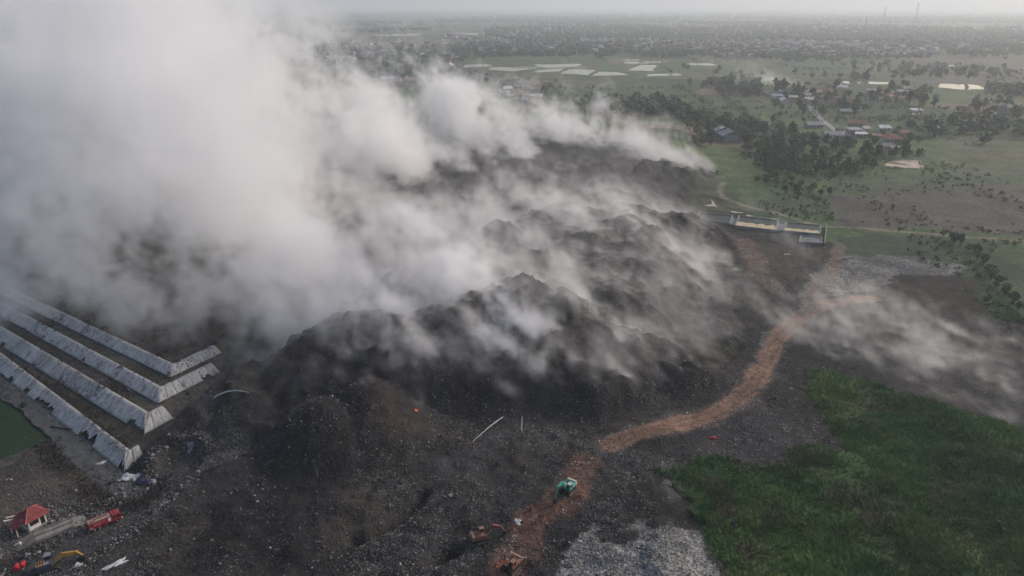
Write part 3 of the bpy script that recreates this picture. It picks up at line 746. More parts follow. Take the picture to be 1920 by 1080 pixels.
for x_ in (1.4, 2.6, 6.9):
    for sx in (-1, 1):
        wh = MB().tube((x_, sx * .85, .5), (x_, sx * 1.2, .5), .5, .5, 14).build('wheel', tyre, ft); MB().tube((x_, sx * 1.19, .5), (x_, sx * 1.23, .5), .24, .2, 10).build('rim', steel, wh)

# ------------------------------------------------------------------ excavators
def excavator(px, py, heading, body_c, arm_c, label, scale=1.0, swing=0.0, boom=None, roof_c=None, dark=False):
    p = lift(px, py); root = thing('excavator', label, 'excavator', p, heading, 'excavators on the waste'); root.scale = (scale,) * 3
    bm_ = M('excavator_body', body_c, .55, .35, .35, 1.3); am = M('excavator_arm', arm_c, .55, .35, .3, 1.5); tr = M('track_steel', (.030, .028, .027), .85, .2, .4, 2); rm = M('cab_roof', roof_c or (.42, .41, .40), .5, .3, .2, 2)
    for s_ in (-1, 1):
        prof = [(-2.0, .45), (-1.75, .12), (-1.5, 0), (1.5, 0), (1.75, .12), (2.0, .45), (1.75, .80), (1.5, .9), (-1.5, .9), (-1.75, .80)]
        t_ = MB().prism(prof, s_ * 1.25 - .3, s_ * 1.25 + .3).build('track', tr, root)
        for j in range(6): MB().tube((-1.3 + j * .52, s_ * 1.25 + s_ * .28, .32), (-1.3 + j * .52, s_ * 1.25 + s_ * .34, .32), .2, .2, 8).build('roller', steel, t_)
    MB().box((0, 0, .8), (2.4, 1.9, .5)).tube((0, 0, 1.0), (0, 0, 1.2), .8, .8, 12).build('undercarriage', tr, root)
    up = MB().box((-.55, 0, 1.68), (3.1, 2.6, .95), bev=.14).build('upper_body', bm_, root)
    MB().prism([(-2.75, 1.3), (-2.0, 1.25), (-2.0, 2.35), (-2.6, 2.3)], -1.28, 1.28).build('counterweight', rm if not dark else bm_, up)
    MB().box((-1.15, -.45, 2.25), (1.5, 1.4, .25), bev=.06).build('engine_hood', arm_c and am, up); MB().box((-.1, -.9, 2.22), (.9, .7, .2)).build('tank_lid', rm, up)
    for j in range(3): MB().box((-1.5 + j * .45, -.45, 2.40), (.28, .9, .05)).build('vent', tr, up)
    MB().tube((-1.5, .45, 2.2), (-1.5, .45, 2.95), .07).build('exhaust', tr, up)
    cb_ = MB().prism([(-.35, 1.35), (1.15, 1.35), (1.2, 2.0), (.85, 2.95), (-.35, 2.95)], .28, 1.28).build('cab', am if not dark else bm_, root)
    MB().box((.25, .78, 2.99), (1.25, 1.05, .09)).build('cab_roof', rm, cb_)
    MB().add([(1.225, .36, 1.95), (1.225, 1.2, 1.95), (.90, 1.2, 2.85), (.90, .36, 2.85)], [(0, 1, 2, 3)]).build('windscreen', dark_glass, cb_)
    for y_ in (1.29, .27): MB().box((.2, y_, 2.4), (.85, .02, .8)).build('window', dark_glass, cb_)
    b0, b1, b2, b3 = boom or ((1.0, 1.7), (2.6, 4.1), (4.9, 3.9), (5.4, 1.1))
    bo = MB()
    for (xa, za, xb, zb, w0, w1) in ((b0[0], b0[1], b1[0], b1[1], .32, .42), (b1[0], b1[1], b2[0], b2[1], .42, .26)):
        a_, c_ = Vector((xa, -.2, za)), Vector((xb, -.2, zb)); dd = (c_ - a_).normalized(); nn = Vector((-dd.z, 0, dd.x))
        vs = []
        for p_, w_ in ((a_ - dd * .12, w0), (c_ + dd * .12, w1)):
            for sy, sn in ((-.22, -1), (.22, -1), (.22, 1), (-.22, 1)): vs.append(p_ + Vector((0, sy, 0)) + nn * sn * w_)
        bo.add(vs, [(3, 2, 1, 0), (4, 5, 6, 7), (0, 1, 5, 4), (1, 2, 6, 5), (2, 3, 7, 6), (3, 0, 4, 7)])
    bo = bo.build('boom', am, root)
    MB().tube((b0[0] + .1, -.55, b0[1] - .2), ((b0[0] + b1[0]) / 2 + .5, -.5, (b0[1] + b1[1]) / 2 + .2), .08).tube((b0[0] + .1, .15, b0[1] - .2), ((b0[0] + b1[0]) / 2 + .5, .1, (b0[1] + b1[1]) / 2 + .2), .08).build('hydraulic_ram', steel, bo)
    st = MB(); a_, c_ = Vector((b2[0] - .1, -.2, b2[1] + .35)), Vector((b3[0], -.2, b3[1])); st.tube(a_, c_, .3, .17, 4); st = st.build('stick', am, root)
    x_, z_ = b3
    bk = MB().prism([(x_ - .2, z_ + .15), (x_ + .25, z_ + .1), (x_ + .3, z_ - .5), (x_ - .1, z_ - .95), (x_ - .75, z_ - .95), (x_ - .95, z_ - .6), (x_ - .5, z_ - .65), (x_ - .25, z_ - .4)], -.75, .35).build('bucket', tr, root)
    return root
def head(a, b): 
    p, q_ = gp(*a), gp(*b); return math.atan2(q_[1] - p[1], q_[0] - p[0])
excavator(1064, 922, head((1072, 915), (1044, 944)), (.10, .32, .27), (.035, .30, .235), 'teal excavator with pale cab roof digging on the red-brown track', .70, roof_c=(.45, .52, .48), boom=((1.0, 1.7), (2.4, 4.2), (4.9, 4.4), (5.9, 1.0)))
excavator(903, 1014, head((895, 1012), (940, 1000)), (.19, .075, .055), (.17, .065, .048), 'rusty orange excavator on black waste, nearest the dark crack', .68, roof_c=(.24, .15, .12), boom=((1.0, 1.7), (2.8, 3.6), (5.0, 2.6), (6.0, 1.0)))
excavator(958, 1070, head((966, 1058), (942, 1082)), (.20, .085, .06), (.19, .07, .04), 'rusty orange excavator cut by the bottom edge of the picture', .72, roof_c=(.25, .16, .13))
excavator(92, 1068, head((80, 1066), (130, 1050)), (.045, .050, .075), (.33, .19, .04), 'dark blue and yellow excavator in the bottom left corner below the fire engine', .80, roof_c=(.20, .22, .26), dark=True, boom=((1.0, 1.6), (2.9, 2.6), (5.2, 2.2), (6.2, .9)))

# ------------------------------------------------------------------ tarpaulins, scraps and drums
def crumple(px, py, sx, sy, h, mat, label, name='tarpaulin', seed=0, cat='tarpaulin', rz=0.0):
    p = lift(px, py); n = 14; r = np.random.default_rng(seed); g = np.linspace(-1, 1, n); A, B = np.meshgrid(g, g, indexing='ij')
    rr = np.hypot(A, B); am = 1 + .25 * np.sin(np.arctan2(B, A) * 3 + seed) + .12 * np.sin(np.arctan2(B, A) * 7)
    zz = h * np.clip(1 - (rr / 1.15) ** 2, 0, None) * (.6 + .5 * fbm(A * 3 + seed, B * 3, 1, 3, seed)) + h * .5 * np.abs(fbm(A * 4 + seed * 3, B * 4, 1, 3, seed + 3))
    xs, ys = A * sx * am + r.normal(0, .03, A.shape), B * sy * am + r.normal(0, .03, A.shape)
    c, s_ = math.cos(rz), math.sin(rz); wx, wy = p.x + xs * c - ys * s_, p.y + xs * s_ + ys * c
    wz = T(wx, wy) + zz + .04
    me = mesh_grid(name, wx.ravel(), wy.ravel(), wz.ravel(), n, n); me.materials.append(mat)
    o = obj(name, me); sol = o.modifiers.new('thick', 'SOLIDIFY'); sol.thickness = .04
    return tag(o, label, cat)
tw = M('white_tarp', (.55, .56, .55), .6, .3, .25, 1.5); tb = M('navy_tarp', (.020, .024, .048), .5, .4, .3, 1.2); tg = M('grey_tarp', (.24, .24, .27), .6, .3, .3, 1)
crumple(243, 899, 1.6, 1.0, 1.0, tw, 'crumpled white sheeting heaped below the corner of the lowest terrace', seed=1)
crumple(268, 905, 1.5, 1.0, 1.1, tb, 'dark navy tarpaulin heaped next to the white sheeting', seed=2)
crumple(285, 906, .8, .7, .5, tg, 'grey-blue rag of sheeting beside the navy tarpaulin', seed=3)
crumple(258, 896, .45, .75, .5, white, 'white box-shaped bag between the white and navy tarpaulins', seed=4, rz=.5)
crumple(216, 1060, 1.6, .55, .3, tw, 'long white sheet lying on brown waste below the fire engine', seed=5, rz=.7)
crumple(191, 870, .9, .4, .3, tw, 'small white sheet on the earth beside the road end', seed=6, rz=.6)
crumple(357, 843, .6, .5, .2, tg, 'white scrap of sheeting on the dark slope right of the terraces', seed=7)
crumple(146, 1062, .6, .5, .7, tw, 'pale upright sack between the dark excavator and the long white sheet', seed=8)
crumple(37, 1023, .6, .35, .4, tw, 'small white scrap at the foot of the weighbridge ramp', seed=9)
crumple(1475, 478, 1.0, .5, .3, tw, 'single white scrap on the grass below the small basin', seed=10)
crumple(1336, 822, .01 + .7, .4, .4, M('red_cloth', (.40, .05, .05), .7), 'small red cloth on the dark ground below the red track', seed=11)
crumple(971, 983, .5, .6, .35, tw, 'white sack on black waste left of the red-brown track', seed=12)
red_pl = M('red_plastic', (.42, .025, .03), .45, .4, .2, 2)
for k, (a, b_, lb) in enumerate([((33, 1070), (38, 1062), 'large red plastic drum lying in the rubbish at lower left'), ((43, 1062), (48, 1055), 'smaller red drum lying behind the large red one')]):
    p, q_ = lift(*a), lift(*b_); d_ = Vector((q_.x - p.x, q_.y - p.y, 0)).normalized(); r_ = .5 - .1 * k; ct = p + Vector((0, 0, r_)); le = .55
    dr = MB().tube(ct - d_ * le, ct - d_ * (le - .1), r_ * .8, r_, 14).tube(ct - d_ * (le - .1), ct + d_ * (le - .1), r_, r_, 14).tube(ct + d_ * (le - .1), ct + d_ * le, r_, r_ * .8, 14)
    for f_ in (-.3, .3): dr.tube(ct + d_ * (f_ - .04), ct + d_ * (f_ + .04), r_ + .04, r_ + .04, 14)
    tag(dr.build('plastic_drum', red_pl), lb, 'drum', 'red drums')

# ------------------------------------------------------------------ people and water jets
sk = bpy.data.meshes.new('person')
J = dict(pel=(0, 0, .95, .15), bel=(0, 0, 1.12, .14), che=(0, .01, 1.34, .16), nek=(0, .02, 1.50, .065), hd=(0, .03, 1.60, .10), ht=(0, .03, 1.72, .085),
         ls=(-.19, .01, 1.42, .075), le=(-.27, .10, 1.16, .05), lw=(-.16, .34, 1.12, .04), lh=(-.12, .42, 1.13, .045), rs=(.19, .01, 1.42, .075), re=(.28, .03, 1.15, .05), rw=(.14, .27, 1.05, .04), rh=(.08, .35, 1.06, .045),
         lp=(-.10, 0, .90, .11), lk=(-.13, .08, .50, .075), la=(-.14, -.02, .09, .05), lt=(-.15, .15, .04, .045), rp=(.10, 0, .90, .11), rk=(.14, -.04, .50, .075), ra=(.16, -.20, .09, .05), rt=(.17, -.04, .04, .045))
K = list(J); E_ = [('pel', 'bel'), ('bel', 'che'), ('che', 'nek'), ('nek', 'hd'), ('hd', 'ht'), ('che', 'ls'), ('ls', 'le'), ('le', 'lw'), ('lw', 'lh'), ('che', 'rs'), ('rs', 're'), ('re', 'rw'), ('rw', 'rh'),
             ('pel', 'lp'), ('lp', 'lk'), ('lk', 'la'), ('la', 'lt'), ('pel', 'rp'), ('rp', 'rk'), ('rk', 'ra'), ('ra', 'rt')]
sk.from_pydata([J[k][:3] for k in K], [(K.index(a), K.index(b_)) for a, b_ in E_], [])
def person_mat(shirt, trousers):
    m = bpy.data.materials.new('person_clothes'); m.use_nodes = True; w = NT(m.node_tree); b = m.node_tree.nodes['Principled BSDF']
    tc = w.n('ShaderNodeTexCoord'); sp = w.n('ShaderNodeSeparateXYZ'); w.l(tc.outputs['Object'], sp.inputs[0])
    c = w.mix(w.math('GREATER_THAN', sp.outputs[2], .93), trousers, shirt); c = w.mix(w.math('GREATER_THAN', sp.outputs[2], 1.50), c, (.22, .13, .09))
    c = w.mix(w.math('LESS_THAN', sp.outputs[2], .12), c, (.02, .02, .02)); w.l(c, b.inputs['Base Color']); b.inputs['Roughness'].default_value = .8
    return m
def person(px, py, face, shirt, trousers, helmet, label):
    p = lift(px, py); me = sk.copy(); me.materials.append(person_mat(shirt, trousers))
    o = obj('person', me); o.scale = (.78,) * 3; o.location = p; o.rotation_euler = (0, 0, face)
    md = o.modifiers.new('skin', 'SKIN')
    if not me.skin_vertices: 
        import bmesh
        bm = bmesh.new(); bm.from_mesh(me); bm.verts.layers.skin.verify(); bm.to_mesh(me); bm.free()
    for i, k in enumerate(K): me.skin_vertices[0].data[i].radius = (J[k][3],) * 2; me.skin_vertices[0].data[i].use_root = (k == 'pel')
    sb = o.modifiers.new('smooth', 'SUBSURF'); sb.levels = 1; sb.render_levels = 1
    hb = MB(); hb.tube((0, .03, 1.66), (0, .03, 1.70), .155, .135, 12).tube((0, .03, 1.70), (0, .03, 1.78), .135, .10, 12).tube((0, .03, 1.78), (0, .03, 1.82), .10, .03, 12)
    hb.build('helmet', M('helmet', helmet, .4, .4), o, True)
    for y_ in (-.04, .04): MB().box((y_, .125, 1.635), (.022, .02, .014)).build('eye', pipe_m, o)
    return tag(o, label, 'person', 'fire crew on the waste')
DK, RD, YL, BL = (.03, .03, .035), (.35, .03, .03), (.45, .33, .06), (.05, .07, .14)
person(886, 840, head((886, 840), (940, 790)) - PI / 2, RD, DK, YL, 'person in red aiming the long slanting water jet')
person(978, 822, head((978, 822), (979, 785)) - PI / 2, BL, DK, YL, 'person in blue under the upright water jet')
person(997, 988, 1.0, DK, DK, (.4, .38, .36), 'person in dark clothes and pale helmet, left of the pair on the track')
person(1005, 989, 2.2, (.06, .045, .05), DK, DK, 'person all in dark standing right of the pale-helmeted one')
person(1012, 979, 2.8, DK, (.04, .035, .03), DK, 'person in dark clothes further up the track towards the teal excavator')
person(1025, 996, 3.5, BL, DK, (.5, .48, .45), 'person at the right edge of the red-brown track')
person(997, 960, .6, (.42, .03, .03), (.30, .03, .03), RD, 'person in red suit left of the teal excavator')
jm = bpy.data.materials.new('water_jet'); jm.use_nodes = True; jb = jm.node_tree.nodes['Principled BSDF']; jb.inputs['Base Color'].default_value = (.8, .82, .85, 1); jb.inputs['Roughness'].default_value = .5; jb.inputs['Alpha'].default_value = .5
def jet(a, b_, apex, label, r0=.05, r1=.20):
    p, q_ = lift(*a) + Vector((0, 0, 1.1)), lift(*b_) + Vector((0, 0, .4)); n = 24; mb = MB(); pts = []
    for i in range(n + 1):
        t_ = i / n; v = p.lerp(q_, t_); v.z += 4 * apex * t_ * (1 - t_); pts.append(v)
    for i in range(n): mb.tube(pts[i], pts[i + 1], r0 + (r1 - r0) * i / n, r0 + (r1 - r0) * (i + 1) / n, 7, False)
    tag(mb.build('water_jet', jm, None, True), label, 'water jet')
jet((887, 838), (943, 786), .25, 'long slanting white jet of hose water over black waste', .05, .11)
jet((978, 818), (979, 786), .3, 'short upright white jet of hose water right of the long one', .05, .10)
jet((468, 746), (402, 752), 1.0, 'low white arc of hose water beside the terrace corner', .06, .18)
# a small open flame in the waste
fm = bpy.data.materials.new('flame'); fm.use_nodes = True; fb_ = fm.node_tree.nodes['Principled BSDF']; fb_.inputs['Base Color'].default_value = (.8, .2, .03, 1); fb_.inputs['Emission Color'].default_value = (1, .22, .04, 1); fb_.inputs['Emission Strength'].default_value = .6
def flame(px, py, label, sc=1.0):
    p = lift(px, py); mb = MB(); r = random.Random(px)
    for i in range(7):
        o = Vector((r.uniform(-.7, .7), r.uniform(-.4, .4), -.05)) * sc; h_ = r.uniform(.5, 1.2) * sc; w_ = r.uniform(.14, .26) * sc
        pts = [o, o + Vector((r.uniform(-.05, .1), 0, h_ * .35)), o + Vector((r.uniform(-.2, .1), .05, h_ * .7)), o + Vector((r.uniform(-.4, .0), .1, h_))]
        for (a_, ra), (c_, rc) in zip(zip(pts[:-1], (w_ * .7, w_, w_ * .6)), zip(pts[1:], (w_, w_ * .6, .01))): mb.tube(a_, c_, ra, rc, 6, False)
    o = mb.build('flame', fm, None, True); o.location = p; tag(o, label, 'fire')
flame(780, 772, 'small orange flame burning in the black slope', .34)

# ------------------------------------------------------------------ settling basins
bwall = M('basin_wall', (.25, .265, .245), .85, .25, .25, .6); bfloor = M('basin_floor', (.17, .18, .18), .9, .2, .4, .5)
def basin(corners, label, water=True, wall_h=1.15, th=.40, level=.80, scum=0.0, wm=None):
    P = [Vector((*gp(*c), 0)) for c in corners]; c = sum(P, Vector()) / 4
    root = thing('settling_basin', label, 'basin', (c.x, c.y, .1), 0, 'concrete basins beside the landfill')
    Q = [p - c for p in P]
    for i in range(4):
        a, b_ = Q[i], Q[(i + 1) % 4]; d_ = (b_ - a); an = math.atan2(d_.y, d_.x); ln = d_.length
        MB().box((0, 0, wall_h / 2), (ln - (0 if i % 2 else 2 * th) + (th if i % 2 else 0), th, wall_h)).build('wall', bwall, root)
        o = root.children[-1]; o.location = (a + b_) / 2; o.rotation_euler = (0, 0, an)
    k = .985; z_ = level if water else .5
    me = bpy.data.meshes.new('water'); me.from_pydata([(v.x * k, v.y * k, z_) for v in Q], [], [(0, 1, 2, 3) if (Q[1] - Q[0]).cross(Q[2] - Q[1]).z > 0 else (3, 2, 1, 0)])
    obj('water' if water else 'floor', me, (wm or wm_sludge) if water else bfloor, root)
    if scum:
        k = .97; A, B = Q[3] * k, Q[2] * k; C_, D_ = Q[2].lerp(Q[1], scum) * k, Q[3].lerp(Q[0], scum) * k; n_ = 12; vs = []
        for i in range(n_ + 1):
            t_ = i / n_; a = A.lerp(B, t_); b_ = D_.lerp(C_, t_); b_ = a + (b_ - a) * (1 + .12 * math.sin(i * 1.9) + .08 * math.sin(i * 4.1)); vs += [(a.x, a.y, z_ + .03), (b_.x, b_.y, z_ + .03)]
        me = bpy.data.meshes.new('scum'); me.from_pydata(vs, [], [(2 * i, 2 * i + 2, 2 * i + 3, 2 * i + 1) for i in range(n_)]); obj('scum', me, M('scum', (.52, .42, .26), .8, .2, .15, .5), root)
    return root
dkw = water_mat('dark_water', (.030, .035, .031), .4)
basin([(1311, 402), (1373, 408.5), (1367.5, 422.5), (1302.5, 414.5)], 'open concrete basin with dark water nearest the smoking waste', wm=dkw)
basin([(1386, 408.5), (1458, 417.5), (1454, 436.5), (1378, 427.5)], 'middle concrete basin, yellow scum along its near side', wm=dkw, scum=.42)
basin([(1474, 421.5), (1538, 427), (1536, 443.5), (1470, 437)], 'right-hand concrete basin, yellow scum along its near side', wm=dkw, scum=.36)
basin([(1501, 446), (1539, 448), (1541, 460), (1498, 457)], 'small shallow basin with a dry grey floor below the right-hand one', False, .9)
basin([(1374, 411), (1384, 412), (1377, 425), (1370, 424)], 'narrow dry trough between the first and middle basins', False, .9, .3)
basin([(1460, 421), (1471, 422), (1468, 436), (1456, 435)], 'narrow dry trough between the middle and right-hand basins', False, .9, .3)
p, q_ = Vector((*gp(1549, 426), 0)), Vector((*gp(1545, 463), 0)); tag(MB().box((p + q_) / 2 + Vector((0, 0, .8)), ((q_ - p).length, .3, 1.6), (0, 0, math.atan2(q_.y - p.y, q_.x - p.x))).build('boundary_wall', bwall), 'thin concrete wall at the right end of the basins', 'wall')

# ------------------------------------------------------------------ houses
roofs = dict(white=(.62, .62, .60), grey=(.26, .265, .275), red=(.25, .085, .065), rust=(.27, .13, .09), dark=(.11, .105, .10), tan=(.33, .27, .21))
RM = {k: M('roof_' + k, v, .7, .3, .3, .35) for k, v in roofs.items()}
WM = [M('plaster_' + n, c, .85, .2, .2, .5) for n, c in (('white', (.52, .51, .49)), ('cream', (.42, .38, .31)), ('grey', (.28, .28, .28)))]
wind = M('window_dark', (.03, .033, .038), .2, .5); wood = M('door_wood', (.12, .07, .045), .8)
HB = {}
def house_meshes(w_, d_, h_, rt, roof, wl_):
    key = (w_, d_, h_, rt, roof, wl_)
    if key in HB: return HB[key]
    wall_ = MB().box((0, 0, h_ / 2), (w_, d_, h_)); e_ = .6; rh = d_ * .27
    rb = MB()
    if rt == 'gable':
        rb.add([(-w_ / 2 - e_, -d_ / 2 - e_, h_ - .15), (w_ / 2 + e_, -d_ / 2 - e_, h_ - .15), (w_ / 2 + e_, 0, h_ + rh), (-w_ / 2 - e_, 0, h_ + rh), (-w_ / 2 - e_, d_ / 2 + e_, h_ - .15), (w_ / 2 + e_, d_ / 2 + e_, h_ - .15),
                (-w_ / 2 - e_, -d_ / 2 - e_, h_ - .35), (w_ / 2 + e_, -d_ / 2 - e_, h_ - .35), (w_ / 2 + e_, 0, h_ + rh - .2), (-w_ / 2 - e_, 0, h_ + rh - .2), (-w_ / 2 - e_, d_ / 2 + e_, h_ - .35), (w_ / 2 + e_, d_ / 2 + e_, h_ - .35)],
               [(0, 1, 2, 3), (3, 2, 5, 4), (6, 9, 8, 7), (9, 10, 11, 8), (0, 6, 7, 1), (4, 5, 11, 10), (1, 7, 8, 2), (2, 8, 11, 5), (0, 3, 9, 6), (3, 4, 10, 9)])
        wall_.prism([(-d_ / 2, h_), (d_ / 2, h_), (0, h_ + rh - .25)], -.01, .01)
        wall_.v[-6:] = [(sx * (w_ / 2 - .02), v[0], v[2]) for sx, v in zip((-1, -1, -1, 1, 1, 1), wall_.v[-6:])]
    elif rt == 'hip':
        h2 = hip(0, 0, w_ / 2 + e_, d_ / 2 + e_, h_, rh * 1.2, max(w_ - d_, .6) / 2, .2); rb.add(h2.v, h2.f)
    else:
        rb.add([(-w_ / 2 - e_, -d_ / 2 - e_, h_ + .05), (w_ / 2 + e_, -d_ / 2 - e_, h_ + .05), (w_ / 2 + e_, d_ / 2 + e_, h_ + .9), (-w_ / 2 - e_, d_ / 2 + e_, h_ + .9), (-w_ / 2 - e_, -d_ / 2 - e_, h_ - .1), (w_ / 2 + e_, -d_ / 2 - e_, h_ - .1), (w_ / 2 + e_, d_ / 2 + e_, h_ + .75), (-w_ / 2 - e_, d_ / 2 + e_, h_ + .75)],
               [(0, 1, 2, 3), (7, 6, 5, 4), (0, 4, 5, 1), (1, 5, 6, 2), (2, 6, 7, 3), (3, 7, 4, 0)])
    HB[key] = (wall_.mesh('wall', WM[wl_]), rb.mesh('roof', RM[roof]), MB().box((0, 0, 1.0), (.9, .08, 2.0)).mesh('door', wood), MB().box((0, 0, 1.6), (1.2, .08, 1.1)).mesh('window', wind))
    return HB[key]
def house(px, py, w_, d_, h_, rt, roof, wl_, rz, label, group=None, name='house', parts=True, cat='house'):
    x, y = gp(px, py); mm = house_meshes(w_, d_, h_, rt, roof, wl_)
    root = thing(name, label, cat, (x, y, T1(x, y) - .05), rz, group)
    wo = obj('wall', mm[0], None, root); obj('roof', mm[1], None, root)
    if parts:
        dd = obj('door', mm[2], None, root); dd.location = (0, -d_ / 2 - .02, 0)
        n = max(1, int(w_ / 5))
        for s_ in (-1, 1):
            for k in range(n): wn_ = obj('window', mm[3], None, root); wn_.location = (s_ * (w_ / 2 - 1.4 - 2.2 * k) if n > 1 else s_ * w_ * .3, -d_ / 2 - .02, 0)
    return root
NH = [
 (1655, 246, 8, 6, 3, 'gable', 'white', 0, .1, 'house with the brightest white gabled roof in the near village'),
 (1672, 268, 11, 8, 3.2, 'hip', 'red', 0, -.1, 'wide red-roofed house right below the white-roofed one'),
 (1688, 256, 8, 6, 3, 'gable', 'red', 1, .1, 'small red-roofed house at the right end of the near village'),
 (1606, 238, 12, 8, 3.2, 'gable', 'rust', 1, -.5, 'rust-red roofed house beside the village road'),
 (1600, 250, 9, 6, 2.8, 'shed', 'grey', 2, .1, 'grey lean-to house just below the rust-red one'),
 (1620, 247, 6, 5, 2.8, 'gable', 'grey', 0, .5, 'small grey house between the rust-red and white roofs'),
 (1590, 214, 16, 6, 3, 'gable', 'grey', 2, .02, 'long grey shed above the village road'),
 (1562, 261, 14, 7, 3.4, 'gable', 'grey', 0, .03, 'long pale-grey shed at the lower end of the village road'),
 (1525, 240, 12, 7, 3, 'gable', 'grey', 2, .1, 'dull grey shed left of the village road'),
 (1717, 213, 8, 6, 3.2, 'shed', 'white', 0, 0, 'lone white-roofed hut in the green field'),
 (1716, 220, 8, 4, 2, 'shed', 'tan', 1, 0, 'low tan lean-to right in front of the lone white hut'),
 (1885, 216, 9, 8, 7, 'hip', 'dark', 2, .2, 'tall grey two-storey house among trees at far right'),
 (1866, 229, 8, 6, 3, 'gable', 'grey', 1, 0, 'small pale house below the tall one at far right'),
 (1483, 187, 15, 6, 3, 'shed', 'white', 0, 0, 'long white-roofed shed left of the village road top'),
 (1660, 283, 7, 6, 3, 'gable', 'dark', 0, .2, 'dark-roofed house with a white wall at the wood edge'),
 (1640, 262, 7, 5, 2.8, 'gable', 'rust', 1, .3, 'brownish house left of the wide red roof'),
 (1612, 258, 8, 4, 2.6, 'shed', 'white', 2, -.1, 'low whitish lean-to under the small grey house'),
 (1675, 285, 5, 4, 2.6, 'gable', 'grey', 1, 0, 'tiny grey house next to the dark-roofed one'),
 (1575, 247, 6, 5, 2.8, 'gable', 'tan', 1, -.6, 'small tan house on the left kerb of the village road'),
]
for a in NH: house(*a)
# the ruined grey barn
p = gp(1362, 262); bn = thing('barn', 'large weathered grey barn with patched roof above the landfill edge', 'barn', (p[0], p[1], -.05), head((1347, 250), (1383, 268))); bn.scale = (1.25,) * 3
MB().box((0, 0, 2.0), (19, 10, 4.0)).build('wall', WM[2], bn)
rb_ = M('barn_roof', (.27, .28, .29), .7, .3, .35, .3)
for sx in (-1, 1):
    for k in range(6):
        x0 = -9.9 + k * 3.3; dz = random.uniform(-.10, .10)
        if sx < 0 and k == 2: continue
        MB().box((x0 + 1.65, sx * 2.85, 5.05 + dz), (3.24, 6.5, .12), (-sx * .42, 0, 0)).build('roof_panel', rb_, bn)
MB().box((-4, -1.5, 5.95), (3, 2.2, .12), (.42, 0, 0)).build('roof_patch', RM['white'], bn)
for x_ in (-6, 0, 6): MB().box((x_, -5.03, 2.2), (2.2, .1, 2.4)).build('opening', wind, bn)
MB().box((13, .5, 2.2), (7, .3, .3), (0, .35, 0)).box((16, .5, .9), (.3, .3, 2)).build('fallen_beam', bwall, bn)

def clear_view(x, y):
    """no tree right in front of a flooded paddy: the far water stays in sight"""
    d_ = np.hypot(x, y); ok = np.ones(np.shape(x), bool)
    for pl in PADDY[12:15] + PADDY[:12] + [[(1661, 314), (1672, 304), (1700, 302), (1724, 303), (1729, 321), (1690, 319)], [(1338, 248), (1352, 244), (1394, 262), (1388, 276), (1345, 270)]]:
        P = GP(pl)
        for sft in (-6, 8, 25, 55, 90, 130)[:4 if pl[0] in ((1661, 314), (1338, 248)) else 6]:
            k = 1 + sft / np.maximum(d_, 1); ok &= poly_in(x * k, y * k, P) < 0
    return ok
def scatter_px(poly, n, seed, mind=0.0):
    r = np.random.default_rng(seed); P = np.array(poly, float); lo, hi = P.min(0), P.max(0); out = []; tries = 0
    while len(out) < n and tries < n * 60:
        tries += 1; c = r.uniform(lo, hi)
        if poly_in(c[:1], c[1:], P)[0] < 0: continue
        g = gp(c[0], c[1])
        if not clear_view(np.array([g[0]]), np.array([g[1]]))[0]: continue
        if mind and any((g[0] - o[0]) ** 2 + (g[1] - o[1]) ** 2 < mind * mind for o in out): continue
        out.append(g)
    return np.array(out)
def inv(x, y): 
    d_ = y * math.cos(PITCH) + CAM_H * math.sin(PITCH); v = (CAM_H * math.cos(PITCH) - y * math.sin(PITCH)) / d_
    return 960 + x / d_ * FPX, 540 + v * FPX
HS = []
kinds = [(9, 6, 3, 'gable', 'grey', 0), (8, 6, 3, 'hip', 'rust', 1), (11, 7, 3, 'gable', 'white', 0), (8, 6, 3, 'gable', 'red', 0), (7, 6, 3, 'gable', 'dark', 1), (10, 6, 3, 'shed', 'grey', 2), (9, 7, 3, 'gable', 'tan', 0)]
for pl, n, sd_, lb, gr, parts in [
    ([(1430, 172), (1560, 160), (1700, 165), (1700, 190), (1560, 200), (1440, 195)], 42, 1, 'small house among the trees of the village behind the road', 'houses of the village behind the road', True),
    ([(800, 165), (1000, 163), (1010, 190), (880, 200), (800, 185)], 40, 2, 'small house in the settlement right behind the smoke', 'houses of the settlement behind the smoke', True),
    ([(690, 118), (860, 122), (870, 150), (760, 165), (690, 140)], 40, 3, 'distant house among dark trees above the smoke', 'houses above the smoke', False),
    ([(1330, 78), (1640, 76), (1700, 106), (1330, 108)], 80, 4, 'tiny pale-roofed house in the far town beyond the fields', 'houses of the far town', False),
    ([(560, 74), (900, 70), (900, 100), (700, 112), (560, 100)], 50, 5, 'tiny house in the hazy far suburb over the plume', 'houses of the far suburb', False)]:
    for i, g in enumerate(scatter_px(pl, n, sd_, 9)):
        k = kinds[random.randrange(len(kinds))]; px, py = inv(*g); sc_ = 1.0
        cxs = [q_[0] for q_ in pl]; fr = (px - min(cxs)) / (max(cxs) - min(cxs)); part_ = 'left end' if fr < .33 else 'middle' if fr < .67 else 'right end'
        lb_ = {'grey': 'grey', 'rust': 'rust-brown', 'white': 'white', 'red': 'red', 'dark': 'dark', 'tan': 'tan'}[k[4]] + '-roofed ' + lb.replace('tiny pale-roofed ', 'tiny ') + ', ' + part_
        h_ = house(px, py, *k[:3], k[3], k[4], k[5], random.choice([0, .1, -.2, 1.5, .5, 2.1]), lb_, gr, parts=parts); HS.append(g)
        if not parts: h_.scale = (1.25,) * 3

